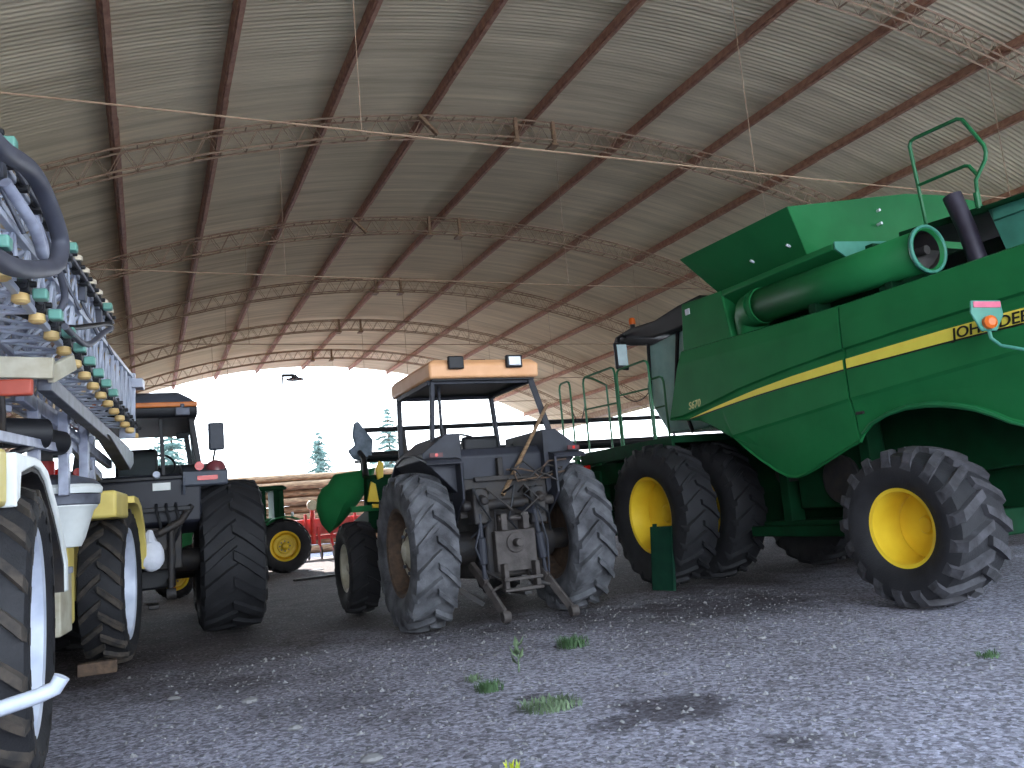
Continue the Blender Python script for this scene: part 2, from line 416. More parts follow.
for ti,ty in enumerate(TY):
    mb=MB()
    for dy in (-.09,.09): mb.tube(arcpts(-.055,ty+dy),.017,4)
    top=trim(mb,TRUSS,'arched lattice roof truss across the shed')
    mb=MB()
    for dy in (-.09,.09): mb.tube(arcpts(-.37,ty+dy),.016,4)
    trim(mb,TRUSS,None,top,'lower_chord')
    mb=MB(); N=120
    for s in (-.09,.09):
        for i in range(N):
            xa=XL+(XR-XL)*i/N; xb=XL+(XR-XL)*(i+1)/N
            da,db=(-.055,-.37) if i%2 else (-.37,-.055)
            mb.tube([(xa,ty+s,arcz(xa,da)),(xb,ty+s,arcz(xb,db))],.0055,4,caps=False)
    for i in range(0,N,2):
        xa=XL+(XR-XL)*i/N
        mb.bar((xa,ty-.09,arcz(xa,-.37)),(xa,ty+.09,arcz(xa,-.37)),.018,.018)
        mb.bar((xa,ty-.09,arcz(xa,-.055)),(xa,ty+.09,arcz(xa,-.055)),.018,.018)
    trim(mb,TRUSS,None,top,'lattice_web')
    mb=MB(); mb.tube([(XL,ty,4.95),(3,ty,4.93),(RX,ty,4.92),(10,ty,4.93),(XR,ty,4.95)],.01,6)
    trim(mb,TRUSS,None,top,'tie_rod')
    for x in (1.9,6.5,10.9):
        mb=MB(); mb.tube([(x,ty,4.93),(x,ty,arcz(x,-.37))],.005,5); trim(mb,TRUSS,None,top,'hanger_rod')
    for x in (5.75,6.45):
        mb=MB(); mb.box(x-.03,x+.03,ty-.12,ty-.06,arcz(x)-.44,arcz(x)-.04); mb.box(x-.07,x+.07,ty-.13,ty+.13,arcz(x)-.47,arcz(x)-.43)
        trim(mb,WOOD,None,top,'wooden_bracket')
    if ti in (3,4):
        mb=MB(); mb.bar((4.05,ty-.14,arcz(4)-.08),(4.35,ty-.14,arcz(4.3)-.4),.07,.05); trim(mb,WOOD,None,top,'diagonal_brace')
for x in (XL,XR):
    mb=MB(); mb.box(x-.11,x+.11,Y0,Y1-.1,4.72,4.98); trim(mb,TRUSS,'eave beam along the side of the shed')
    for ty in ((-2.28,2.42,11.82,21.22,34.6) if x>0 else (-2.28,2.42,11.82,21.22,30.62)):
        mb=MB(); mb.box(x-.16,x+.16,ty-.16,ty+.16,0,4.72)
        trim(mb,STONE,'concrete column under the eave beam')
mb=MB(); mb.grid([[(XL-.2+.025*math.sin(y*20.),y,z) for y in [Y0+(Y1-Y0)*i/700 for i in range(701)]] for z in (0,2.4,4.75)])
o=mb.build('wall_left',GALVW,solid=.01); struct(o,'corrugated metal wall under the left eave')
mb=MB(); mb.box(XR+.02,XR+.2,Y0,Y1,0,2.9); struct(mb.build('wall_right',STONE),'low masonry wall under the right eave')
mb=MB()
mb.grid([[(x,y,0) for x in (-220,-60,-20,0,20,60,220)] for y in (-60,-20,0,20,60,150,320)])
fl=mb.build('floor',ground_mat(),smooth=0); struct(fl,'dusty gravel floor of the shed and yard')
# ------------------------------------------------------------------ combine harvester
def make_combine():
    base=(9.05,8.2,0); setoff(base)
    r=thing('combine_harvester','large green combine harvester with yellow stripe and yellow wheels parked on the right','combine harvester',base)
    W=dict(rim_kind='deep',hub_m=YEL)
    for X,fl in ((7.14,False),(8.0,False),(10.96,True),(10.1,True)):
        wheel('front_wheel',r,(X,10.75,1.06),'cf',1.06,.6,.565,22,.05,.24,.075,RUB,RUB,YEL,'deep',YEL,fl,10)
    for X,fl in ((7.27,False),(10.83,True)):
        wheel('rear_wheel',r,(X,6.28,.815),'cr',.82,.7,.4,17,.055,.27,.11,RUB,LUGS,YEL,'deep',YEL,fl,10)
    m=MB(); m.box(8.3,9.8,10.55,10.95,.75,1.3); m.cyl((7.4,10.75,1.03),(10.7,10.75,1.03),.13,16); m.build('front_axle',DGREEN,r,.02)
    m=MB(); m.box(7.75,10.35,6.05,6.35,.62,.9); m.cyl((7.62,6.33,.81),(10.48,6.33,.81),.09,12)
    m.box(8.6,9.5,5.9,6.5,.85,1.5); m.build('rear_axle',DGREEN,r,.02)
    # core
    m=MB(); m.prism([(3.3,2.1),(3.2,3.3),(10.25,3.36),(10.35,2.5),(9.6,2.1)],'x',7.6,10.5); m.build('upper_body',DGREEN,r,.02)
    m=MB(); m.prism([(3.6,1.5),(3.5,2.15),(11.0,2.15),(11.3,1.5),(9.9,.75),(6.9,.75),(6.5,1.3)],'x',8.35,9.75); m.build('lower_body',DGREEN,r,.02)
    m=MB(); m.box(7.78,7.9,7.0,9.55,.66,.8); m.box(7.78,8.4,7.0,7.1,.66,.8); m.box(7.78,8.4,9.4,9.5,.66,.8); m.box(7.85,8.4,7.2,9.35,.8,.86)
    m.box(7.86,8.1,8.8,8.95,.8,2.1); m.box(7.86,8.1,7.35,7.5,.8,2.1); m.build('side_frame',DGREEN,r,.01)
    m=MB(); m.box(7.95,8.36,7.55,8.7,1.0,2.05); m.build('chain_guard',DGREEN,r,.03)
    for y,z,R_ in ((7.9,1.35,.3),(8.9,1.5,.16)):
        m=MB(); m.cyl((7.9,y,z),(8.3,y,z),R_,24); m.build('drive_pulley',DARK,r,.01)
    # side panels
    def interp(T):
        def f(y):
            if y<=T[0][0]: return T[0][1]
            for (a,p),(b,q) in zip(T,T[1:]):
                if y<=b: return p+(q-p)*(y-a)/(b-a)
            return T[-1][1]
        return f
    stop=interp([(3.2,2.775),(4.9,2.767),(5.7,2.757),(7.1,2.715),(7.95,2.673),(8.65,2.616),(9.45,2.522),(10.12,2.427),(10.7,2.4)])
    sbot=interp([(3.2,2.62),(4.9,2.625),(5.7,2.622),(7.1,2.597),(7.95,2.566),(8.65,2.532),(9.45,2.472),(10.12,2.416),(10.7,2.39)])
    crease=interp([(3.2,2.92),(4.9,2.915),(5.9,2.896),(7.1,2.842),(7.93,2.79),(8.9,2.705),(9.43,2.62),(10.24,2.51),(10.7,2.47)])
    FB=[(10.64,2.47),(10.3,2.43),(9.92,2.37),(9.6,2.24),(9.35,2.1),(9.19,1.98),(8.95,1.8),(8.74,1.66),(8.5,1.52),(8.3,1.43),(8.15,1.415),(8.0,1.44),(7.8,1.5),(7.52,1.6),(7.3,1.68),(7.08,1.75)]
    RB=[(7.05,1.75),(6.98,1.84),(6.85,1.93),(6.6,2.01),(6.35,2.045),(6.1,2.04),(5.93,2.02),(5.75,1.98),(5.55,1.92),(5.38,1.84),(5.22,1.75),(5.09,1.70),(4.8,1.69),(4.4,1.66),(4.0,1.68),(3.5,1.75),(3.15,1.9)]
    def topz(y): return 3.35+.1*max(0,(y-7.1)/3.1)
    def panel(name,B,mirror=False):
        G=[]
        for (y,zb) in B:
            c2=2.23 if y<7.2 else 2.23-.17*((y-7.2)/1.95)
            if y<7.1: c2=2.24+.14*min(1,(7.1-y)/2.1)
            rows=[(topz(y),7.47),(topz(y)-.02,7.42),(topz(y)-.2,7.40)]
            cz=crease(y); st=stop(y); sb=sbot(y)
            st=max(st,zb+.012); sb=min(max(sb,zb+.008),st-.003); cz=max(cz,st+.02)
            rows+=[(cz,7.385),(cz-.02,7.425),((cz+st)/2,7.43),(st+.004,7.415)]
            rows+=[(st,7.40),(sb,7.395),(sb-.02 if sb-.02>zb else zb+.004,7.39)]
            low=rows[-1][0]
            if c2<low-.05 and c2>zb+.02:
                rows+=[(c2+.02,7.385),(c2-.015,7.405),((c2+zb)/2,7.44),(zb+.03,7.46),(zb,7.44)]
            else:
                rows+=[(zb+(low-zb)*f,7.39+.03*(1-f)) for f in (.8,.6,.4,.2,0.)]
            G.append([((18.1-x) if mirror else x,y-(max(0,y-10.2)*max(0,(z-zb)/(topz(y)-zb))),z) for z,x in rows])
        m=MB(); m.grid(G); m.mi=1
        o=m.build(name,[GREEN],r,solid=.025,smooth=0)
        return o
    pf=panel('front_side_panel',FB); panel('front_side_panel',FB,True)
    pr=panel('rear_side_panel',RB); panel('rear_side_panel',RB,True)
    for par,ya,yb in ((pf,10.12,7.09),(pr,7.04,3.2)):
        m=MB(); n=18
        m.grid([[(7.379,ya+(yb-ya)*i/n,stop(ya+(yb-ya)*i/n)-.004) for i in range(n+1)],[(7.374,ya+(yb-ya)*i/n,sbot(ya+(yb-ya)*i/n)+.004) for i in range(n+1)]])
        o=m.build('yellow_stripe',STRIPE,par,solid=.003,smooth=0); o['label']='yellow stripe'
        m=MB(); m.grid([[(7.376,ya+(yb-ya)*i/n,sbot(ya+(yb-ya)*i/n)+.004) for i in range(n+1)],[(7.376,ya+(yb-ya)*i/n,sbot(ya+(yb-ya)*i/n)-.014) for i in range(n+1)]]); m.build('black_pinstripe',BLKTXT,par,solid=.003,smooth=0)
    text('lettering','JOHN DEERE',BLKTXT,pr,(7.367,5.64,2.635),(0,-1,.003),(0,0,1),.15,shear=.12,squash=1.15)
    text('model_number','S670',PALETXT,pf,(7.375,10.12,2.555),(0,-1,.06),(0,0,1),.15,shear=.25)
    # fender lip over the rear wheel
    m=MB(); P=[(7.40,y,z) for y,z in RB[1:12]]; m.tube(P,[.012+.02*math.sin(PI*i/(len(P)-1)) for i in range(len(P))],8); m.build('wheel_arch_lip',RAILG,pr)
    # handles / latches
    for a_,b_,z in ((6.9,7.0,2.06),):
        m=MB(); m.box(7.37,7.4,a_,b_,z,z+.03); m.build('latch',DARK,pr)
    # grain tank
    m=MB(); m.prism([(9.1,3.34),(10.28,3.42),(10.18,4.18),(9.22,4.13)],'x',7.5,10.6); m.build('tank_front_box',GREEN,r,.025)
    m=MB(); m.box(7.485,7.5,9.98,10.08,3.98,4.07); m.build('work_light',LENSW,r)
    m=MB(); m.box(7.98,10.2,6.95,9.2,3.3,4.1); m.build('grain_tank',DGREEN,r,.01)
    m=MB(); m.hexa([(7.5,7.11,4.05),(8.0,7.08,3.75),(8.0,9.2,3.75),(7.5,9.2,4.05),(7.5,7.11,4.12),(8.3,7.08,4.17),(8.3,9.2,4.18),(7.5,9.2,4.125)]); m.build('tank_shelf',GREEN,r,.012)
    m=MB(); m.prism([(7.5,4.04),(8.0,3.74),(8.1,3.9),(8.55,4.19),(7.5,4.13)],'y',7.06,7.08); o=m.build('shelf_end_plate',TEAL,r); o['label']='pale green end plate'
    # flared hopper extension
    m=MB()
    TL=[(7.3,9.8,4.76),(7.31,8.7,4.745),(7.32,7.55,4.735)]
    BL=[(7.8,9.61,4.2),(7.8,8.7,4.14),(7.82,7.8,4.11)]
    m.grid([TL,BL]); m.build('hopper_side_flap',GREEN,r,solid=.012,smooth=0)
    m=MB()
    T=[(7.32,7.55,4.735),(8.0,7.55,4.84),(8.7,7.55,4.95),(9.43,7.55,5.06),(10.09,7.55,5.09),(10.72,7.55,5.06),(11.05,7.56,4.98),(11.26,7.58,4.86),(11.44,7.62,4.72)]
    B=[(7.82,7.8,4.11),(8.3,7.8,4.12),(8.8,7.8,4.13),(9.3,7.8,4.14),(9.7,7.8,4.14),(10.0,7.8,4.14),(10.25,7.8,4.14),(10.45,7.8,4.14),(10.6,7.82,4.14)]
    m.grid([T,[tuple((a+b)/2 for a,b in zip(p,q)) for p,q in zip(T,B)],B]); m.build('hopper_rear_flap',GREEN,r,solid=.012,smooth=0)
    m=MB(); m.grid([[(11.44,7.62,4.72),(11.42,8.7,4.75),(11.4,9.8,4.78)],[(10.6,7.82,4.14),(10.6,8.7,4.15),(10.6,9.61,4.2)]]); m.build('hopper_side_flap',GREEN,r,solid=.012)
    m=MB(); m.grid([[(7.3,9.8,4.76),(9.3,9.85,5.0),(11.4,9.8,4.78)],[(7.8,9.61,4.2),(9.2,9.61,4.2),(10.6,9.61,4.2)]]); m.build('hopper_front_flap',GREEN,r,solid=.012)
    m=MB()
    for y,z in ((7.9,4.35),(8.6,4.36),(9.3,4.45)): m.cyl((7.62,y,z),(7.56,y,z+.02),.018,8)
    for x,z in ((8.9,4.62),(8.9,4.8)): m.cyl((x,7.62,z),(x,7.55,z),.02,8)
    m.build('rivet',LENSW,r)
    # unloading auger
    m=MB(); a=Vector((7.62,8.62,3.74)); b=Vector((7.6,5.92,3.67)); d=(b-a).normalized()
    m.tube([a,b],.225,28,caps=False); 
    aug=m.build('auger_tube',GREEN,r,solid=.012)
    m=MB(); m.tube([b+d*-.03,b+d*.01],[.25,.25],28,caps=False); o=m.build('mouth_ring',TEAL,aug,solid=.03); o['label']='pale green mouth ring'
    m=MB(); m.tube([b-d*1.6,b-d*.04],[.211,.211],28,caps=False); m.mi=0; m.lathe([(0,.001),(.001,.2)],b-d*1.3,'y',20); o=m.build('auger_liner',DARK,aug); o['label']='dark worn inside of the tube'
    m=MB(); m.cyl(b-d*1.2,b-d*.02,.05,12)
    G=[];N=40
    for i in range(N+1):
        t=i/N; ang=t*4*PI; c=b-d*(1.1*(1-t)+.03)
        u=Vector((1,0,0)); w=d.cross(u)
        dirv=u*math.cos(ang)+w*math.sin(ang); G.append([c+dirv*.04,c+dirv*.2])
    m.grid(G); o=m.build('auger_screw',DARK,aug); o['label']='dark steel auger screw'
    m=MB(); m.tube([(7.75,8.95,3.3),(7.75,8.95,3.5),(7.72,8.9,3.66),(7.66,8.78,3.73),(7.62,8.6,3.74)],[.2,.22,.235,.25,.245],20); m.tube([(7.62,8.6,3.74),(7.62,8.52,3.74)],.25,20)
    m.tube([(7.68,8.78,3.95),(7.68,8.7,4.02)],.05,10); m.build('auger_elbow',GREEN,aug)
    m=MB(); m.box(7.55,7.75,6.4,6.5,3.36,3.48); m.box(7.5,7.75,7.5,7.62,3.36,3.5); m.build('auger_cradle',DGREEN,r,.01)
    # engine deck, open bay
    m=MB(); m.box(7.6,10.5,3.3,7.0,3.33,3.4); m.build('engine_deck',DGREEN,r,.01)
    m=MB(); m.hexa([(8.5,3.5,3.92),(10.4,3.5,3.92),(10.4,7.0,4.2),(8.5,7.0,4.2),(8.5,3.5,4.02),(10.4,3.5,4.02),(10.4,7.0,4.28),(8.5,7.0,4.28)]); m.build('engine_hood',DGREEN,r,.015)
    m=MB(); m.box(9.1,10.3,3.7,6.9,3.4,3.98); m.build('engine_block',BLACK,r,.03)
    m=MB(); m.hexa([(8.42,3.6,3.4),(8.5,3.6,3.4),(8.5,5.6,3.4),(8.42,5.6,3.4),(8.42,3.6,4.03),(8.5,3.6,4.03),(8.5,5.78,4.15),(8.42,5.78,4.15)]); m.box(8.38,8.42,5.3,5.7,3.95,4.12); m.build('rear_hood_panel',TEAL,r,.01)
    m=MB(); m.box(8.40,8.415,4.95,5.1,3.62,3.82); m.build('warning_sticker',STRIPE,r)
    m=MB(); m.cyl((8.3,3.6,3.99),(8.3,5.7,4.09),.03,8); m.build('hood_rail',DGREEN,r)
    # exhaust
    m=MB(); m.tube([(8.45,5.98,3.42),(8.42,5.98,3.6),(8.42,6.05,4.0),(8.4,6.14,4.40)],[.12,.1,.098,.102],20); m.tube([(8.3,6.06,3.45),(8.9,6.3,3.45)],.12,12)
    m.build('exhaust_pipe',mat('exhaust_steel',srgb(58,54,68),.5,metal=.3,col2=srgb(48,44,56)),r)
    # access rail
    X=8.5; A=lambda y,z:(X,y,z)
    m=MB(); m.tube([A(6.55,3.85),A(6.6,4.26),A(6.65,5.24),A(6.62,5.29),A(6.56,5.3),A(6.0,5.27),A(5.94,5.24),A(5.74,4.84),A(5.73,4.76),A(5.75,4.68),A(5.9,4.5),A(5.92,4.18)],.022,10)
    m.tube([A(6.62,4.73),A(6.0,4.71),A(5.95,4.69),A(5.86,4.53)],.02,10)
    m.tube([A(5.92,4.2),A(5.92,4.36)],.035,10)
    m.build('access_rail',RAILG,r)
    # rear marker on its arm
    keep=OFF.copy(); setoff(keep-Vector((-.05,.07,0)))
    m=MB(); P=[(6.93,4.96,2.86),(7.19,4.86,2.84),(7.2,4.86,2.70),(7.12,4.89,2.56),(6.98,4.94,2.57),(6.91,4.965,2.74)]
    n=Vector((-.38,-.92,0)); v1=[m.V(Vector(p)+n*.012) for p in P]; v2=[m.V(Vector(p)-n*.012) for p in P]; m.F(v1); m.F(v2[::-1])
    for i in range(6): m.F([v1[i],v1[(i+1)%6],v2[(i+1)%6],v2[i]])
    mk=m.build('marker_plate',TEAL,r,.01); mk['label']='pale green marker plate'
    m=MB(); m.hexa([Vector(p)+n*k for k in (.014,.02) for p in ((6.945,4.955,2.79),(7.175,4.865,2.77),(7.18,4.862,2.825),(6.945,4.955,2.845))]); m.build('reflector',PINK,mk)
    m=MB(); c=Vector((7.05,4.91,2.64)); m.tube([c+n*.01,c+n*.05,c+n*.07],[.062,.06,.035],20); m.build('indicator_lamp',ORLENS,mk)
    m=MB(); m.tube([(7.06,4.92,2.57),(7.07,4.92,2.5),(7.1,4.86,2.42),(7.25,4.6,2.3),(7.42,4.2,2.24)],.016,8); m.build('marker_arm',TEAL,r)
    setoff(keep)
    # cab
    m=MB(); m.prism([(10.32,2.35),(10.32,4.02),(11.05,4.02),(12.1,3.95),(12.3,3.0),(11.8,2.35)],'x',8.14,9.96); m.build('cab_glass',GLASSY,r,.03)
    m=MB()
    for X in (8.12,9.98):
        for P in (((X,11.1,2.3),(X,11.42,3.1),(X,11.2,4.0)),((X,12.2,3.0),(X,12.1,3.98)),((X,10.34,2.3),(X,10.34,4.05))):
            m=MB(); m.tube(P,.035,6); m.build('cab_pillar',BLACK,r)
    m=MB(); m.prism([(10.3,4.0),(11.2,3.98),(11.7,4.0),(12.5,4.16),(12.95,4.12),(13.0,4.17),(12.9,4.28),(12.4,4.33),(11.6,4.28),(10.9,4.36),(10.3,4.38)],'x',7.95,10.15); m.build('cab_roof',BLACK,r,.04)
    m=MB(); m.cyl((8.1,12.5,4.3),(8.1,12.5,4.42),.045,14); be=m.build('beacon_base',BLACK,r)
    m=MB(); m.lathe([(4.42,.06),(4.5,.062),(4.54,.045),(4.55,.001)],(8.1,12.5,0),'z',20); m.build('beacon',ORLENS,be)
    m=MB(); m.tube([(8.0,12.6,4.2),(7.85,12.5,4.22),(7.75,12.45,4.16),(7.72,12.42,4.05)],.03,8); ma=m.build('mirror_arm',BLACK,r)
    m=MB(); m.hexa([(7.62,12.42,3.6),(7.84,12.34,3.56),(7.86,12.42,3.56),(7.64,12.5,3.6),(7.62,12.42,4.08),(7.84,12.34,4.06),(7.86,12.42,4.06),(7.64,12.5,4.08)]); m.build('mirror',BLACK,ma,.03)
    m=MB(); m.hexa([(7.66,12.395,3.66),(7.82,12.335,3.64),(7.82,12.34,3.64),(7.66,12.4,3.66),(7.66,12.395,4.03),(7.82,12.335,4.02),(7.82,12.34,4.02),(7.66,12.4,4.03)]); m.build('mirror_glass',mat('mirror_glass',srgb(120,160,165),.12),ma)
    # platform, rails, ladder
    m=MB(); m.box(7.2,8.3,10.4,13.3,2.1,2.2); m.box(7.2,7.26,10.4,13.3,1.98,2.1); m.box(7.5,8.3,11.3,12.9,1.86,2.1); m.box(7.35,7.6,12.3,13.2,1.6,1.95); pl=m.build('platform',DGREEN,r,.01)
    m=MB(); m.box(7.45,8.35,11.95,12.8,1.15,1.9); m.box(7.3,8.3,12.85,13.15,.7,1.85); m.box(7.5,8.3,11.9,12.9,.75,1.12); m.build('platform_support',DGREEN,r,.02)
    m=MB(); m.cyl((7.3,13.2,1.95),(7.22,13.2,1.95),.06,14); m.build('red_reflector',REDLENS,pl)
    RX_=7.3
    def rail(pts,rad=.02,nm='handrail'):
        q=MB(); q.tube(pts,rad,8); q.build(nm,RAILG,pl)
    def hoop(x,y0,y1,zb,zt):
        return [(x,y0,zb),(x,y0,zt-.1),(x,y0-.03*(1 if y0>y1 else -1),zt-.03),(x,y0-.1*(1 if y0>y1 else -1),zt),(x,y1+.1*(1 if y0>y1 else -1),zt),(x,y1+.03*(1 if y0>y1 else -1),zt-.03),(x,y1,zt-.1),(x,y1,zb)]
    rail(hoop(7.3,14.05,13.62,.9,3.6))
    rail(hoop(7.3,13.1,11.98,2.1,3.56)); rail([(7.3,13.1,2.98),(7.3,11.98,2.94)],.016)
    rail([(7.9,13.3,2.2),(7.9,13.3,3.45),(7.6,13.2,3.55),(7.3,13.0,3.56)])
    rail(hoop(7.3,11.92,10.95,2.1,3.48)); rail([(7.3,11.92,3.05),(7.3,10.95,3.02)],.016)
    rail(hoop(7.9,11.9,11.45,2.2,3.3)); rail([(7.9,11.9,2.8),(7.9,11.45,2.8)],.016)
    for z in (.95,1.25,1.55,1.85): 
        q=MB(); q.box(7.25,7.75,13.6,14.05,z-.015,z+.015); q.build('ladder_step',GREEN,pl)
    q=MB(); q.box(7.25,7.31,13.5,13.62,.8,2.2); q.box(7.69,7.75,13.5,13.62,.8,2.2); q.box(7.2,8.0,13.25,13.6,2.1,2.16); q.build('ladder_stringer',GREEN,pl,.005)
    for a,b,s in (((7.3,13.6,3.0),(7.3,13.1,3.1),.25),((7.3,11.98,3.2),(7.9,11.9,3.1),.2)):
        a=Vector(a);b=Vector(b); q=MB(); q.tube([a+(b-a)*(i/10)-Vector((0,0,s*4*(i/10)*(1-i/10))) for i in range(11)],.009,6); q.build('safety_chain',DARK,pl)
    # feeder house
    m=MB(); m.prism([(11.2,1.2),(11.2,2.0),(14.1,2.0),(14.15,1.3),(13.8,1.2)],'x',8.35,9.75); m.build('feeder_house',DGREEN,r,.02)
    # cutting header, raised on the feeder house
    setoff((9.05,8.2,0))
    xl,xr=3.45,14.65
    m=MB(); m.prism([(14.1,1.2),(14.05,2.05),(14.25,2.12),(14.4,1.5),(15.9,1.25),(15.85,1.15),(14.5,1.12)],'x',xl,xr); hd=m.build('cutting_header',DGREEN,r,.015); hd['label']='wide green cutting header with dark reel bars'
    for x in (xl,xr):
        s=1 if x==xl else -1
        O=[(3.03,2.27),(3.38,2.30),(3.70,2.34),(3.62,2.15),(3.52,1.98),(3.36,1.80),(3.17,1.62),(3.02,1.48),(2.86,1.38),(2.76,1.52),(2.70,1.76),(2.73,1.92),(2.82,2.07),(2.92,2.13)]
        O=[(3.12+(a-3.12)*1.1,1.74+(b-1.87)*1.13) for a,b in O]
        if s<0: O=[(18.1-a,b) for a,b in O]
        cx_=sum(p[0] for p in O)/len(O); cz_=sum(p[1] for p in O)/len(O)
        m=MB(); R=[]
        for t,dy in ((1.,.0),(.97,-.05),(.8,-.13),(.5,-.2),(.2,-.23)):
            R.append([m.V((cx_+(a-cx_)*t,14.5+dy+.2*(b-1.8)*(1 if 1 else 0),cz_+(b-cz_)*t)) for a,b in O])
        for A,B in zip(R,R[1:]):
            for k in range(len(O)): m.F([A[k],A[(k+1)%len(O)],B[(k+1)%len(O)],B[k]])
        m.F(R[-1]); m.F([m.V((cx_+(a-cx_)*.98,14.62+.2*(b-1.8),cz_+(b-cz_)*.98)) for a,b in O])
        m.build('end_cover',GREEN,hd,smooth=60)
        m=MB(); m.tube([(x+s*.05,14.3,2.1),(x+s*.1,14.6,2.45),(x+s*.15,15.3,2.7)],[.06,.05,.05],8); m.build('reel_arm',BLACK,hd)
        m=MB(); m.box(*sorted((x+s*-.3,x+s*1.2)),14.02,14.1,1.5,1.6); m.build('lower_rail',GREEN,hd,.01)
    m=MB(); m.cyl((xl+.2,15.4,2.52),(xr-.2,15.4,2.52),.095,16); m.build('reel_tube',BLACK,hd)
    for k in range(4):
        a=2*PI*k/4+PI/2; y=15.4+.55*math.cos(a); z=2.48+.55*math.sin(a)
        m=MB(); m.cyl((xl+.25,y,z),(xr-.25,y,z),.048 if k==0 else .03,8)
        m.build('reel_bat',BLACK,hd)
    for x in (xl+.25,xl+3.9,xr-3.9,xr-.25):
        m=MB()
        for k in range(4):
            a=2*PI*k/4+PI/2; m.bar((x,15.4,2.48),(x,15.4+.55*math.cos(a),2.48+.55*math.sin(a)),.05,.02)
        m.build('reel_spider',BLACK,hd)
    O=[(3.50,3.12),(3.58,3.16),(3.68,3.02),(3.84,2.80),(3.80,2.5),(3.66,2.42),(3.46,2.46),(3.36,2.62),(3.5,2.72),(3.46,2.9)]
    m=MB(); m.prism(O,'y',14.95,15.03); o=m.build('reel_end_shield',mat('grey_blue_plastic',srgb(120,134,150),.6,col2=srgb(70,84,96),scale=5),hd,.03); o['label']='pale grey reel end shield'
    for P in ([(3.62,2.02),(3.72,2.06),(3.74,2.3),(3.66,2.34),(3.6,2.2)],[(3.42,1.66),(3.62,1.64),(3.58,1.95),(3.5,2.0)],[(3.5,1.62),(3.95,1.58),(3.95,1.52),(3.5,1.55)]):
        m=MB(); m.prism(P,'y',13.96,14.02); o=m.build('yellow_bracket',YEL,hd,.01); o['label']='yellow bracket'
    m=MB(); m.tube([(xl+.3,14.0,1.9),(xl+1.5,13.98,1.75),(xl+3,14.0,1.85),(xl+5,14.05,1.8)],.03,8); m.build('hydraulic_hose',BLACK,hd)
make_combine()
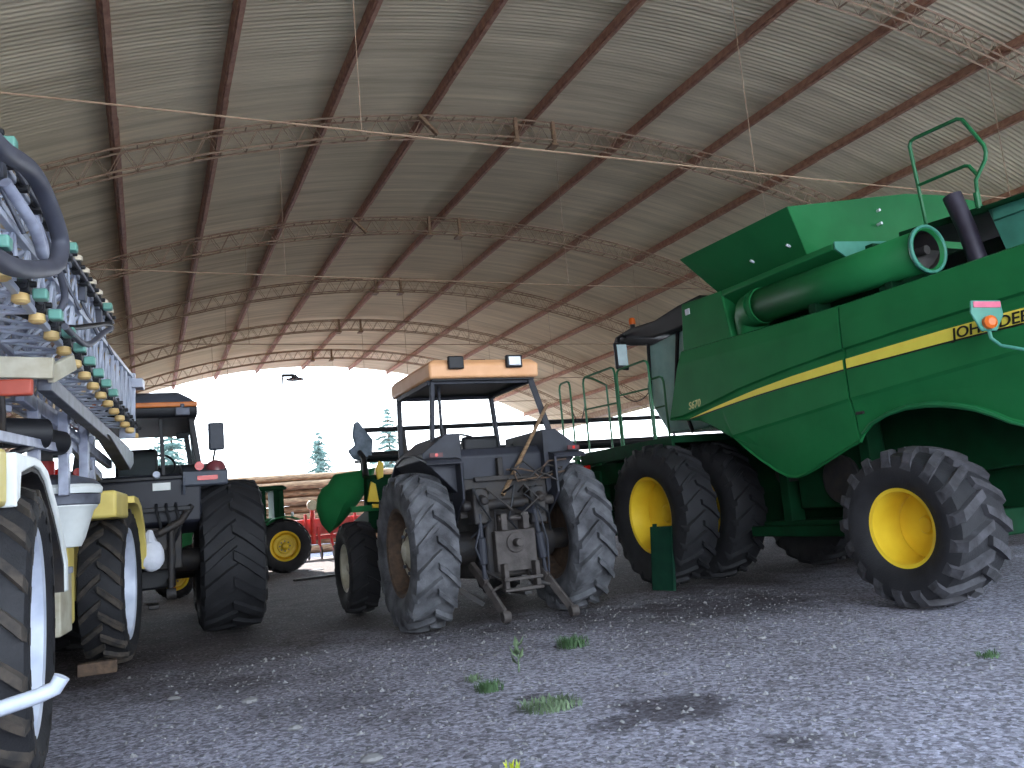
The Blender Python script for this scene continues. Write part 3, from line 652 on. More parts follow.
# ------------------------------------------------------------------ tractor with orange canopy
def make_mid():
    cx=4.03; base=(cx,11.0,0); setoff(base)
    r=thing('tractor','dusty tractor with orange canopy roof and worn grey tyres in the middle of the shed','tractor',base)
    ya=9.85
    for X,fl in ((2.97,False),(5.0,True)):
        wheel('rear_wheel',r,(X,ya,.94),'mr',.945,.56,.52,19,.062,.32,.075,RUBD,RUBD,RUST,'mid',BONE,fl,8,1.45)
    for X,fl in ((2.87,False),(5.12,True)):
        wheel('front_wheel',r,(X,12.6,.68),'mf',.68,.46,.34,18,.035,.26,.05,RUBS,RUBS,BONE,'mid',BONE,fl,8)
    m=MB(); m.cyl((2.9,ya,.92),(5.2,ya,.92),.13,16); m.cyl((3.3,ya,.92),(3.75,ya,.92),.2,16); m.cyl((4.3,ya,.92),(4.75,ya,.92),.2,16); m.build('rear_axle',DARK,r)
    m=MB(); m.prism([(9.35,.55),(9.3,1.25),(9.6,1.5),(11.2,1.4),(12.2,1.1),(12.2,.6),(10.6,.5)],'x',3.68,4.4); m.build('transmission',DARK,r,.03)
    m=MB(); m.cyl((3.1,12.55,.67),(5.0,12.55,.67),.09,12); m.box(3.75,4.3,12.3,12.8,.5,.95); m.build('front_axle',DARK,r,.02)
    m=MB(); m.prism([(11.05,1.35),(11.05,2.0),(12.3,1.9),(13.35,1.72),(13.4,1.0),(12.2,.95),(11.2,1.1)],'x',3.66,4.4); m.build('engine_hood',DBLUE,r,.04)
    m=MB(); m.tube([(3.55,11.9,1.7),(3.52,11.9,2.3),(3.5,11.88,2.62)],[.05,.045,.04],10); m.build('exhaust_stack',DARK,r)
    # platform + rear console
    m=MB(); m.box(3.25,4.82,9.6,11.1,1.42,1.5); m.prism([(9.55,1.5),(9.5,2.02),(9.58,2.12),(9.75,2.12),(9.8,1.5)],'x',3.38,4.66); m.build('cab_floor',DBLUE,r,.02)
    m=MB(); m.box(3.42,4.6,9.44,9.5,1.28,1.74); m.box(3.62,4.42,9.38,9.44,1.7,1.76); m.box(3.95,4.02,9.42,9.5,1.7,1.98); m.build('rear_plate',DARK,r,.01)
    # fenders
    for s,xi,xo in ((-1,3.42,2.98),(1,4.64,5.08)):
        m=MB(); O=[(9.22,1.93),(9.26,1.98),(9.75,2.1),(10.2,2.12),(10.6,2.04),(10.9,1.85),(11.0,1.7)]
        In=[(9.24,1.92),(9.28,1.95),(9.76,2.07),(10.19,2.09),(10.57,2.01),(10.86,1.83),(10.95,1.7)]
        x0,x1=sorted((xi,xo)); m.prism(O+In[::-1],'x',x0,x1)
        xa,xb=sorted((xi,xi+s*.03)); m.prism(O+[(11.0,1.2),(9.6,1.2),(9.22,1.5)],'x',xa,xb)
        # raised inner console with sloping shoulder
        xm=xi+s*.28; P=[(xi-s*.06,1.5),(xi-s*.06,2.3),(xm-s*.15,2.3),(xm+s*.15,2.08),(xm+s*.15,2.0)]
        m.prism(P,'y',9.4,10.6)
        f=m.build('fender',DBLUE,r,.012)
        xc=xi+s*.3
        m=MB(); m.box(xc-.08,xc+.08,9.27,9.29,2.02,2.07); l=m.build('tail_lamp',mat('dull_red_lens',srgb(92,38,42),.5),f); 
        m=MB(); m.lathe([(9.275,.02),(9.265,.02)],(xc,0,2.045),'y',14); m.build('tail_lamp_lens',REDLENS,l)
    # seat, steering wheel, dash
    m=MB(); m.prism([(10.15,1.75),(10.1,2.3),(10.2,2.34),(10.32,1.9),(10.7,1.86),(10.72,1.76)],'x',3.78,4.28); m.box(3.9,4.16,10.2,10.6,1.5,1.76); m.build('seat',BLACK,r,.04)
    m=MB(); m.prism([(10.9,1.5),(10.85,2.2),(11.05,2.28),(11.15,1.5)],'x',3.72,4.34); m.build('dashboard',BLACK,r,.02)
    m=MB(); c=Vector((4.03,10.78,2.32)); P=[c+Vector((.2*math.cos(2*PI*i/24),.2*.8*math.sin(2*PI*i/24),.2*.55*math.sin(2*PI*i/24))) for i in range(24)]
    m.tube(P,.017,8,closed=True); m.bar(P[0],P[12],.025); m.bar(P[18],c,.025); m.cyl(c,(4.03,10.95,2.2),.025,8); m.build('steering_wheel',BLACK,r)
    m=MB(); m.tube([(3.5,10.0,1.5),(3.46,9.95,2.2),(3.46,9.95,2.42)],[.035,.035,.05],8); m.tube([(4.55,10.1,1.5),(4.5,10.2,2.2)],.02,8); m.build('control_lever',BLACK,r)
    # canopy: posts and roof
    zr=2.99
    for nm,p,q,w in (('roof_post',(3.22,9.72,2.1),(3.25,9.62,zr),.055),('roof_post',(4.80,9.5,2.05),(4.56,9.6,zr+.05),.07),('roof_post',(3.2,11.1,1.5),(3.22,11.0,zr),.06),('roof_post',(4.72,11.05,1.5),(4.58,10.98,zr),.06)):
        m=MB(); m.bar(p,q,w,w*1.1); m.build(nm,DBLUE,r,.01)
    m=MB(); m.bar((3.44,9.95,2.3),(3.46,10.0,zr),.035); m.bar((3.22,9.62,zr-.03),(4.55,9.62,zr-.03),.05); m.bar((3.22,11.0,zr-.03),(4.64,10.98,zr-.03),.06); m.bar((3.22,9.62,zr-.03),(3.22,11.0,zr-.03),.06); m.bar((4.55,9.62,zr-.03),(4.57,11.0,zr-.03),.06); m.build('roof_frame',DBLUE,r,.006)
    m=MB()
    def ringp(z,x0,x1,y0,y1): return [(x0,y0,z),(x1,y0,z),(x1,y1,z),(x0,y1,z)]
    A=ringp(zr,3.17,4.64,9.46,11.2); B=ringp(zr+.17,3.17,4.64,9.44,11.22); Cc=ringp(zr+.235,3.22,4.59,9.52,11.14)
    V=[[m.V(p) for p in R_] for R_ in (A,B,Cc)]
    for a,b in ((0,1),(1,2)):
        for i in range(4): m.F([V[a][i],V[a][(i+1)%4],V[b][(i+1)%4],V[b][i]])
    m.F(V[2]); m.F(V[0][::-1])
    ro=m.build('canopy_roof',ORANGE,r,.03)
    m=MB(); m.box(3.22,4.6,9.52,11.14,zr-.02,zr-.004); o=m.build('roof_lining',BLACK,ro)
    m=MB(); m.box(3.4,3.6,9.38,9.44,zr+.1,zr+.26); m.build('work_lamp',BLACK,ro,.015)
    m=MB(); m.box(4.17,4.39,9.38,9.44,zr+.11,zr+.27); w=m.build('work_lamp',BLACK,ro,.015)
    m=MB(); m.box(4.2,4.36,9.365,9.385,zr+.135,zr+.245); w.location=(0,0,0); 
    o=m.build('work_lamp_lens',LENSW,ro,.004)
    m=MB(); m.box(3.78,3.98,9.6,9.75,zr+.22,zr+.26); m.build('roof_hatch',BLACK,ro,.01)
    # three point linkage
    for s,P in ((-1,[(3.55,9.55,.72),(3.6,9.25,.5),(3.72,9.0,.14)]),(1,[(4.3,9.55,.8),(4.4,9.25,.5),(4.58,8.98,.1)])):
        m=MB(); m.bar(P[0],P[1],.06,.1); m.bar(P[1],P[2],.05,.09); m.cyl(Vector(P[2])-Vector((.05,0,0)),Vector(P[2])+Vector((.05,0,0)),.065,14); m.build('lower_link',HITCH,r,.008)
        t=Vector((P[0][0]-s*.02,9.2,1.32)); b=Vector(P[1])+Vector((0,.02,.05))
        m=MB(); m.bar((t.x-s*.12,9.45,1.4),t,.07,.1); m.tube([t,t.lerp(b,.35),t.lerp(b,.37),t.lerp(b,.75),t.lerp(b,.77),b],[.03,.03,.052,.052,.025,.025],10)
        m.tube([t+Vector((.05,0,.02)),t.lerp(b,.5)+Vector((s*.09,-.02,0)),b+Vector((.04,0,0))],.014,6); m.build('lift_rod',DBLUE,r)
        m=MB(); m.tube([(P[0][0]-s*.1,9.4,.65),(P[1][0]-s*.25,9.2,.5),(P[1][0]-s*.02,9.15,.42)],.022,8); m.build('check_chain',DARK,r)
    m=MB(); m.bar((3.12,9.35,.62),(3.5,9.1,.3),.04,.05); m.build('stabiliser_bar',DARK,r)
    m=MB(); m.box(3.75,4.27,9.2,9.32,.62,1.1); m.cyl((4.0,9.2,.95),(4.0,9.05,.95),.05,14); m.cyl((4.0,9.2,.95),(4.0,9.17,.95),.12,18)
    m.box(3.78,3.84,9.08,9.2,.4,.72); m.box(4.18,4.24,9.08,9.2,.4,.72); m.box(3.76,4.26,9.05,9.1,.52,.56); m.box(3.76,4.26,9.05,9.1,.4,.44); m.build('hitch_plate',HITCH,r,.01)
    m=MB(); m.bar((4.0,9.9,.38),(4.0,8.95,.38),.09,.04); m.build('drawbar',DARK,r,.006)
    m=MB(); m.box(3.82,3.9,9.15,9.34,1.1,1.3); m.box(4.1,4.18,9.15,9.34,1.1,1.3); m.cyl((3.8,9.2,1.24),(4.2,9.2,1.24),.03,10); m.build('top_link_bracket',HITCH,r,.01)
    m=MB(); m.box(3.5,3.7,9.18,9.42,1.2,1.62); m.box(4.25,4.45,9.2,9.42,1.15,1.6); m.cyl((3.6,9.2,1.5),(3.6,9.05,1.46),.05,10); m.cyl((4.35,9.2,1.5),(4.35,9.08,1.44),.05,10); m.cyl((3.4,9.32,1.42),(4.6,9.32,1.42),.06,12); m.build('hydraulic_block',DARK,r,.02)
    random.seed(3)
    for k in range(5):
        m=MB(); x=3.55+.2*k; z=1.45
        P=[(x,9.32,1.55),(x+random.uniform(-.1,.1),9.15,1.62),(x+random.uniform(-.25,.3),9.1,1.45+random.uniform(-.2,.1)),(x+random.uniform(-.1,.3),9.14,1.25+random.uniform(-.2,.1)),(x+random.uniform(-.1,.2),9.28,1.05)]
        m.tube(P,.015,7); m.build('hydraulic_hose',BLACK if k%2==0 else DARK,r)
    random.seed(5)
    # bundle of wires and straw on the rear shelf
    for k in range(5):
        m=MB(); P=[(4.05+.7*i/6+random.uniform(-.06,.06),9.3+random.uniform(-.08,.04),1.76+.1*math.sin(i*.9+k)+random.uniform(-.04,.06)) for i in range(7)]
        m.tube(P,.012,6); m.build('loose_cable',RUST if k%2 else DARK,r)
make_mid()
setoff((0,0,0))
m=MB(); a=Vector((3.98,9.42,1.52)); b=Vector((4.72,9.46,2.62)); m.tube([a,a.lerp(b,.5),b],[.028,.026,.022],8)
o=centre(m.build('wooden_pole',WOOD)); tag(o,'long wooden pole leaning on the rear post of the orange canopy','pole')

# ------------------------------------------------------------------ dark tractor at the left
def make_left():
    base=(.06,14.0,0); setoff(base)
    r=thing('tractor','dark cab tractor with very wide chevron tyre parked beyond the sprayer','tractor',base)
    cx=-.06; ya=12.8
    for X,fl in ((-.95,False),(1.07,True)):
        wheel('rear_wheel',r,(X,ya,1.06),'lr',1.06,.86,.54,18,.05,.36,.14,RUB,RUB,DGALV,'flush',DARK,fl,8)
    for X,fl in ((-.86,False),(.98,True)):
        wheel('front_wheel',r,(X,15.75,.74),'lf',.74,.5,.38,18,.035,.28,.06,RUB,RUB,DGALV,'flush',DARK,fl,8)
    m=MB(); m.cyl((-.9,ya,1.03),(1.0,ya,1.03),.16,16); m.build('rear_axle',DARK,r)
    m=MB(); m.cyl((-.85,15.75,.74),(.95,15.75,.74),.1,12); m.box(cx-.3,cx+.3,15.4,16.1,.55,1.1); m.build('front_axle',DARK,r,.02)
    m=MB(); m.prism([(12.2,.7),(12.15,1.5),(12.5,1.75),(14.4,1.7),(16.3,1.5),(16.3,.8),(14,.65)],'x',cx-.4,cx+.4); m.build('transmission',BLACK,r,.03)
    m=MB(); m.prism([(13.9,1.6),(13.9,2.2),(15.4,2.12),(16.7,1.92),(16.9,1.7),(16.9,1.0),(16.4,1.0)],'x',cx-.42,cx+.42); m.build('engine_hood',ORANGE2,r,.05)
    # cab lower body
    m=MB(); m.prism([(12.0,1.55),(11.95,2.12),(12.05,2.2),(13.95,2.2),(14.1,1.4),(12.3,1.4)],'x',cx-.78,cx+.74); cab=m.build('cab_body',BODYK,r,.03)
    m=MB(); m.box(cx-.8,cx+.78,11.93,12.0,2.12,2.17); m.box(cx-.6,cx+.6,11.9,11.97,1.7,1.76); m.build('rear_sill',BLACK,cab,.01)
    m=MB(); m.box(.08,.3,11.93,11.945,1.98,2.08); m.build('number_plate',WHITE,cab,.003)
    m=MB(); m.cyl((.13,11.95,2.17),(.13,11.86,2.19),.045,12); m.build('rear_socket',SILVER,cab)
    for a in ((-.78,12.05),(.74,12.05),(-.8,13.9),(.74,13.95)):
        x=cx+a[0]; s=1 if a[0]>0 else -1
        m=MB(); m.bar((x,a[1],2.18),(x-s*.1,a[1]+(.08 if a[1]<13 else -.12),2.98),.075,.075); m.build('cab_pillar',BLACK,r,.01)
    for p,q,w_ in (((.22,12.03,2.18),(.2,12.1,2.98),.05),((cx+.74,13.0,2.18),(cx+.68,13.0,2.98),.06),((cx-.78,13.0,2.18),(cx-.7,13.0,2.98),.06)):
        m=MB(); m.bar(p,q,w_); m.build('window_frame',BLACK,r,.006)
    m=MB(); m.hexa([(cx-.72,12.06,2.2),(cx+.7,12.06,2.2),(cx+.7,12.07,2.2),(cx-.72,12.07,2.2),(cx-.64,12.12,2.96),(cx+.62,12.12,2.96),(cx+.62,12.13,2.96),(cx-.64,12.13,2.96)]); m.build('rear_window',CABGL,r)
    # roof
    m=MB(); m.prism([(11.94,2.95),(11.9,3.02),(11.9,3.1),(14.25,3.1),(14.3,3.0),(14.2,2.93)],'x',cx-.82,cx+.72); m.build('roof_underside',BLACK,r,.03)
    m=MB(); m.prism([(11.88,3.08),(11.88,3.15),(14.3,3.15),(14.3,3.08)],'x',cx-.84,cx+.72); o=m.build('roof_band',ORANGE2,r,.015)
    m=MB()
    V=[[m.V(p) for p in R_] for R_ in ([(cx-.84,11.88,3.14),(cx+.7,11.88,3.14),(cx+.7,14.3,3.14),(cx-.84,14.3,3.14)],[(cx-.8,11.93,3.2),(cx+.64,11.93,3.2),(cx+.64,14.25,3.2),(cx-.8,14.25,3.2)],[(cx-.66,12.1,3.31),(cx+.5,12.1,3.31),(cx+.5,14.0,3.31),(cx-.66,14.0,3.31)])]
    for a in (0,1):
        for i in range(4): m.F([V[a][i],V[a][(i+1)%4],V[a+1][(i+1)%4],V[a+1][i]])
    m.F(V[2]); m.F(V[0][::-1]); m.build('roof_top',GREYROOF,r,.02)
    m=MB(); m.box(.38,.56,11.84,11.92,2.96,3.07); m.cyl((.47,11.88,3.05),(.47,11.88,3.12),.03,8); m.build('work_lamp',DGALV,r,.015)
    m=MB(); m.box(.44,.62,13.55,13.62,2.83,2.92); m.cyl((.53,13.58,2.9),(.53,13.58,3.0),.015,6); m.build('interior_mirror',BLACK,r,.02)
    # seat and wheel seen through the rear window
    m=MB(); m.prism([(12.6,1.9),(12.5,2.5),(12.6,2.62),(12.72,2.5),(12.85,2.05),(13.2,2.02),(13.2,1.9)],'x',-.38,.16); m.build('seat',BLACK,r,.05)
    m=MB(); c=Vector((.2,13.55,2.42)); P=[c+Vector((.21*math.cos(2*PI*i/24),.1*math.sin(2*PI*i/24),.18*math.sin(2*PI*i/24))) for i in range(24)]; m.tube(P,.018,8,closed=True); m.bar(P[0],P[12],.03); m.cyl(c,(.2,13.75,2.2),.03,8); m.prism([(13.7,2.15),(13.65,2.42),(13.9,2.46),(13.95,2.15)],'x',.05,.5); m.build('steering_wheel',BLACK,r)
    # fenders with lamps
    for s in (-1,1):
        xi=cx+s*.5; xo=cx+s*1.08
        x0,x1=sorted((xi,xo)); m=MB()
        O=[(11.9,2.02),(11.9,2.2),(12.4,2.34),(13.2,2.32),(13.8,2.05),(14.0,1.7)]; I=[(11.96,2.0),(11.96,2.14),(12.4,2.27),(13.18,2.25),(13.74,2.0),(13.93,1.7)]
        m.prism(O+I[::-1],'x',x0,x1)
        xa,xb=sorted((xi,xi+s*.04)); m.prism(O+[(13.6,1.5),(12.2,1.5)],'x',xa,xb)
        f=m.build('fender',GREYROOF,r,.015)
        m=MB(); x=cx+s*.82; m.box(x-.13,x+.13,11.88,11.905,2.08,2.14); m.build('red_reflector',REDLENS,f)
        m=MB(); x=cx+s*.94; m.lathe([(2.2,.13),(2.26,.13),(2.33,.09),(2.36,.001)],(x,12.05,0),'z',18); m.build('beacon_lamp',REDLENS if s<0 else mat('smoked_red_lens',srgb(120,60,66),.3),f)
        m=MB(); x=cx+s*.72; m.cyl((x,11.9,2.27),(x,11.86,2.27),.06,14); m.build('tail_lamp',REDLENS,f)
        m=MB(); m.tube([(cx+s*.78,14.0,2.3),(cx+s*1.02,14.0,2.38),(cx+s*1.08,13.95,2.68)],.018,8); ma=m.build('mirror_arm',BLACK,r)
        x=cx+s*1.1; m=MB(); m.box(x-.12,x+.12,13.9,13.98,2.66,3.1); m.build('mirror',GREYROOF,ma,.03)
    # rear linkage
    m=MB(); m.box(-.3,.42,11.98,12.25,.95,1.5); m.box(-.12,.24,11.85,12.0,1.2,1.45); m.cyl((.06,12.1,1.05),(.06,11.75,1.05),.06,12); m.build('hitch_block',DARK,r,.02)
    for s in (-1,1):
        x=cx+s*.33
        m=MB(); m.bar((x,12.4,.85),(x+s*.0,11.85,.66),.07,.1); m.cyl((x-.06,11.82,.65),(x+.06,11.82,.65),.07,12); m.build('lower_link',DARK,r,.01)
        m=MB(); m.bar((x,12.2,1.55),(x+s*.02,11.9,1.5),.07,.09); m.tube([(x+s*.02,11.9,1.5),(x+s*.02,11.88,1.1),(x+s*.0,11.87,.72)],[.03,.05,.03],10); m.build('lift_rod',DARK,r)
    m=MB(); m.tube([(-.1,11.95,1.35),(.15,11.8,1.42),(.4,11.85,1.55),(.55,12.0,1.75)],.045,10); m.build('hydraulic_pipe',DARK,r)
    for k in range(3):
        m=MB(); x=.12+.12*k; m.tube([(x,11.97,1.8),(x,11.88,1.72),(x+.05,11.85,1.5),(x-.03,11.95,1.3)],.02,8); m.build('hydraulic_hose',BLACK,r)
    m=MB(); m.bar((.06,12.3,.5),(.06,11.8,.5),.12,.05); m.build('drawbar',DARK,r,.01)
make_left()
setoff((0,0,0))
random.seed(11)
m=MB(); m.blob((.05,11.74,1.15),.16,.1,.2,16,10,.09); m.tube([(.03,11.76,1.3),(.02,11.78,1.4),(.04,11.8,1.47)],[.1,.07,.03],8); o=centre(m.build('white_sack',WHITECLOTH)); tag(o,'white sack hanging behind the dark tractor, beside the sprayer wheel','sack')

# ------------------------------------------------------------------ far green tractor, side-on
def make_far():
    base=(3.0,26.0,0); setoff(base)
    r=thing('tractor','small green tractor with yellow rims standing side-on near the far opening','tractor',base)
    def wh(nm,x,y,R,w,rr,key,fl):
        o=wheel(nm,r,(x,y,R),key,R,w,rr,20,.04,.3,.06,RUB,RUB,YEL,'mid',YEL,False,8)
        o.rotation_euler=(0,0,PI/2 if not fl else -PI/2)
    for y,fl in ((25.5,False),(27.2,True)): wh('rear_wheel',3.72,y+.2,.79,.45,.43,'gr',fl)
    for y,fl in ((25.5,False),(27.2,True)): wh('front_wheel',1.2,y+.2,.55,.34,.3,'gf',fl)
    m=MB(); m.prism([(.2,.8),(.2,1.5),(.5,1.62),(2.3,1.72),(2.3,.7)],'y',26.2,26.9); m.build('engine_hood',GREEN,r,.04)
    m=MB(); m.box(1.0,4.2,26.3,26.8,.55,.95); m.cyl((3.72,25.7,.79),(3.72,27.4,.79),.1,12); m.cyl((1.2,25.7,.55),(1.2,27.4,.55),.07,12); m.build('chassis',DARK,r,.02)
    m=MB(); m.prism([(2.3,1.0),(2.3,1.62),(3.1,1.66),(3.75,1.62),(3.75,1.0)],'y',25.9,27.2); m.build('cab_body',GREEN,r,.02)
    for x,y in ((2.35,25.92),(3.2,25.92),(3.72,25.92),(2.35,27.18),(3.72,27.18)):
        m=MB(); m.bar((x,y,1.6),(x,y,2.48),.13); m.build('cab_pillar',DGREEN,r)
    m=MB(); m.box(3.5,3.76,25.9,27.2,1.5,2.48); m.build('cab_rear_panel',DGREEN,r,.02)
    m=MB(); m.box(2.36,3.5,25.92,25.93,1.64,2.46); m.build('side_window',CABGL,r)
    m=MB(); m.prism([(2.2,2.46),(2.2,2.54),(2.35,2.6),(3.75,2.6),(3.88,2.54),(3.88,2.46)],'y',25.8,27.3); m.build('cab_roof',DGREEN,r,.03)
    for y0,y1 in ((25.45,25.95),(27.15,27.65)):
        m=MB(); O=[(3.72+.9*math.cos(a),.79+.88*math.sin(a)) for a in [i*PI/12 for i in range(4,11)]]; I=[(3.72+.86*math.cos(a),.79+.84*math.sin(a)) for a in [i*PI/12 for i in range(4,11)]]
        m.prism(O+I[::-1],'y',y0,y1); f=m.build('fender',GREEN,r)
        m=MB(); m.cyl((3.95,y0+.2,1.7),(4.02,y0+.2,1.7),.07,12); m.build('tail_lamp',LENSW,f)
    m=MB(); m.bar((2.9,26.5,1.7),(2.9,26.5,2.1),.4,.08); m.box(2.7,3.1,26.3,26.8,1.66,1.8); m.build('seat',BLACK,r,.03)
make_far()
def make_trailer():
    base=(.3,20.5,0); setoff(base)
    r=thing('flat_trailer','low flat trailer with yellow wheel, half hidden behind the dark tractor','trailer',base)
    for y,k in ((20.2,1),(22.0,-1)):
        o=wheel('road_wheel',r,(.55,y,.47),'tw',.47,.3,.27,16,.02,.15,.05,RUBS,RUBS,YEL,'mid',YEL,False,6); o.rotation_euler=(0,0,PI/2*k)
    m=MB(); m.cyl((.55,20.1,.47),(.55,22.1,.47),.05,10); m.box(-1.5,1.0,20.5,20.62,.5,.68); m.box(-1.5,1.0,21.6,21.72,.5,.68); m.bar((-1.5,21.1,.59),(-2.6,21.1,.5),.1); m.box(-2.6,-2.5,21.05,21.15,0,.5); m.build('chassis',DARK,r,.01)
    m=MB(); m.box(-1.6,1.05,20.25,21.95,.98,1.05); 
    for x in (-1.2,-.3,.4): m.box(x-.04,x+.04,20.5,21.72,.68,.98)
    m.build('deck',WOOD,r,.01)
make_trailer()
# ------------------------------------------------------------------ self-propelled sprayer (local frame, heading +y, origin under its far right wheel)
def make_sprayer():
    setoff((0,0,0))
    r=thing('crop_sprayer','pale yellow crop sprayer with folded silver lattice booms along the left side','sprayer',(-.36,10.82,0),math.radians(-5.5))
    for x,y,fl in ((0,0,True),(0,-4.92,True),(-2.7,0,False),(-2.7,-4.92,False)):
        o=wheel('road_wheel',r,(x-.02+((.04 if x>-1 else -.04) if y<-1 else 0),y,.885),'sp',.885,.46,.62,20,.045,.27,.075,RUB,LUGB,SILVER,'deep',SILVER,fl,10)
        o.rotation_euler=(0,0,math.radians(6. if y<-1 else -1.))
    # chassis
    m=MB(); m.box(-1.9,-1.75,-6,.5,.95,1.15); m.box(-.95,-.8,-6,.5,.95,1.15)
    for y in (-5.5,-2.5,.4): m.box(-1.9,-.8,y-.08,y+.08,.97,1.13)
    m.build('chassis',DGALV,r,.01)
    for y in (0,-4.92):
        m=MB(); m.box(-2.3,-.4,y-.1,y+.1,.95,1.15); m.box(-.42,-.28,y-.1,y+.1,.75,1.6); m.box(-2.42,-2.28,y-.1,y+.1,.75,1.6); m.cyl((-2.6,y,.87),(-.1,y,.87),.08,12); m.build('axle',CREAM,r,.02)
    # spray tank
    m=MB(); m.prism([(-2.1,1.2),(-2.25,1.5),(-2.25,2.3),(-2.0,2.55),(-1.0,2.55),(-.85,2.3),(-.85,1.5),(-.95,1.2)],'y',-4.4,-1.2); m.build('spray_tank',WHITE,r,.08)
    m=MB(); m.prism([(-1.0,1.3),(-1.0,2.2),(.2,2.3),(.5,2.2),(.55,1.3)],'x',-2.2,-.8); m.build('engine_cover',CREAM,r,.05)
    # near fender: box over the near wheel with white arch
    yc=-4.92
    def arch(R,z0,n=14,a0=0,a1=PI): return [(yc+R*math.cos(a0+(a1-a0)*i/n),.87+R*math.sin(a0+(a1-a0)*i/n)) for i in range(n+1)]
    m=MB()
    out=[(-3.83,1.05),(-3.84,1.27),(-4.0,1.47),(-4.18,1.64),(-4.5,1.88),(-4.7,1.93),(-4.85,1.94),(-5.35,1.93),(-5.33,1.62)]
    inn=[(-5.26,1.62),(-5.22,1.82),(-4.9,1.88),(-4.72,1.87),(-4.55,1.81),(-4.25,1.585),(-4.06,1.41),(-3.92,1.24),(-3.91,1.05)]
    m.prism(out+inn,'x',-.12,.2); 
    fn=m.build('wheel_fender',WHITE,r,.01); fn['label']='white arched fender'
    m=MB(); m.box(-.9,.16,-5.62,-5.36,1.62,1.95); m.box(-.9,-.14,-5.4,-4.3,1.9,1.96); o=m.build('fender_end',CREAM,fn,.03); o['label']='pale yellow fender end'
    m=MB(); I2=[(-3.92,1.05),(-3.95,1.22),(-4.09,1.38),(-4.28,1.55),(-4.57,1.78),(-4.73,1.84),(-4.9,1.85),(-5.2,1.8),(-5.24,1.62)]; m.prism(inn+I2,'x',-.12,.185); m.prism([(-5.26,1.55),(-5.22,1.8),(-4.9,1.87),(-4.55,1.8),(-4.06,1.4),(-3.92,1.2),(-3.92,.75),(-5.2,1.0)],'x',-.5,-.36); m.build('fender_liner',DARK,fn)
    # far fender
    m=MB()
    out=[(.98,1.0),(.9,1.3),(.7,1.58),(.4,1.78),(.1,1.86),(-.3,1.87)]; inn=[(-.3,1.79),(.08,1.78),(.36,1.7),(.63,1.52),(.82,1.27),(.9,1.0)]
    m.prism(out+inn,'x',-.2,.27); ff=m.build('wheel_fender',CREAM,r,.01)
    m=MB(); m.box(-.3,.2,-1.25,-.28,1.62,1.9); m.box(-.25,-.05,-1.6,-.9,1.86,1.98); m.build('fender_end',CREAM,ff,.03)
    # side box, pillar
    m=MB(); m.box(-.42,-.04,-2.8,-2.3,.63,1.14); bx=m.build('side_box',BONE,r,.015)
    m=MB(); m.box(-.43,-.03,-2.82,-2.28,1.13,1.19); m.build('box_lid',GALV,bx,.01)
    m=MB()
    m.box(-.2,-.13,-2.84,-2.8,1.03,1.1)
    m.build('latch',DGALV,bx)
    m=MB(); m.box(-.4,-.1,-2.1,-1.8,.65,1.5); m.build('fuel_tank',CREAM,r,.03)
    # mixing hopper with lid
    keep=OFF.copy(); setoff((0,-.12,-.07))
    m=MB(); m.lathe([(1.28,0.017),(1.29,0.172),(1.36,0.206),(1.6,0.275),(1.64,0.310),(1.66,0.310)],(-.12,-2.5,0),'z',28); hp=m.build('mixing_hopper',WHITE,r)
    m=MB(); m.lathe([(1.63,0.284),(1.66,0.327),(1.74,0.335),(1.75,0.310)],(-.12,-2.5,0),'z',28); m.build('hopper_band',DGALV,hp)
    m=MB(); m.lathe([(1.75,0.344),(1.8,0.353),(1.83,0.327)],(-.12,-2.5,0),'z',28); m.build('hopper_rim',WHITE,hp)
    m=MB(); m.lathe([(1.83,0.335),(1.88,0.284),(1.93,0.103),(1.94,0.001)],(-.12,-2.5,0),'z',28); m.build('hopper_lid',DGALV,hp)
    setoff(keep)
    # valves behind the posts
    m=MB(); m.box(-.5,-.3,-2.9,-1.3,1.85,2.0); m.cyl((-.3,-2.2,2.0),(-.3,-2.2,2.25),.1,14); m.build('valve_manifold',DARK,r,.02)
    m=MB(); m.cyl((-.2,-2.5,2.0),(-.2,-2.5,2.12),.07,12); m.build('red_valve_handle',RED,r)
    m=MB(); m.box(-.75,-.5,-3.6,-3.2,1.9,2.25); m.build('blue_canister',mat('blue_plastic',srgb(84,120,156),.5),r,.03)
    for x,y in ((-.02,-2.72),(-.02,-1.72),(-.1,-3.45),(-.1,-.8)):
        m=MB(); m.box(x-.04,x+.04,y-.05,y+.05,1.8,2.52); m.build('boom_post',GALV,r,.006)
    m=MB(); m.bar((-.1,-5.1,2.1),(.0,-2.6,2.2),.05,.07); m.bar((-.3,-5.0,2.22),(-.2,-1.6,2.3),.06,.1); m.bar((-.1,-3.5,2.5),(-.1,-.2,2.12),.05,.09); m.bar((-.6,-5.3,2.38),(-.1,-4.2,2.35),.05); m.build('boom_rack',GALV,r,.005)
    m=MB(); m.cyl((-.28,-3.7,2.25),(.0,-3.5,2.25),.115,20); m.cyl((-.2,-3.3,2.25),(.02,-3.0,2.22),.1,20); m.tube([(-.1,-4.1,2.05),(-.05,-3.8,2.12),(-.1,-3.6,2.2)],.03,8); m.build('hydraulic_motor',BLACK,r,.02)
    # end bracket with the amber-red lamp
    m=MB(); m.bar((-.7,-4.3,2.66),(.2,-4.3,2.61),.06,.15); m.bar((.17,-4.28,2.57),(.26,-3.95,2.72),.05,.12); bk=m.build('end_bracket',BONE,r,.008)
    m=MB(); m.box(-.65,.09,-4.42,-4.36,2.41,2.525); m.build('marker_lamp',mat('faded_red_lens',srgb(170,72,54),.45),bk,.015)
    m=MB(); m.tube([(-.1,-4.39,2.42),(-.1,-4.35,2.3),(-.15,-4.2,2.1)],.02,8); m.build('lamp_wire',DARK,bk)
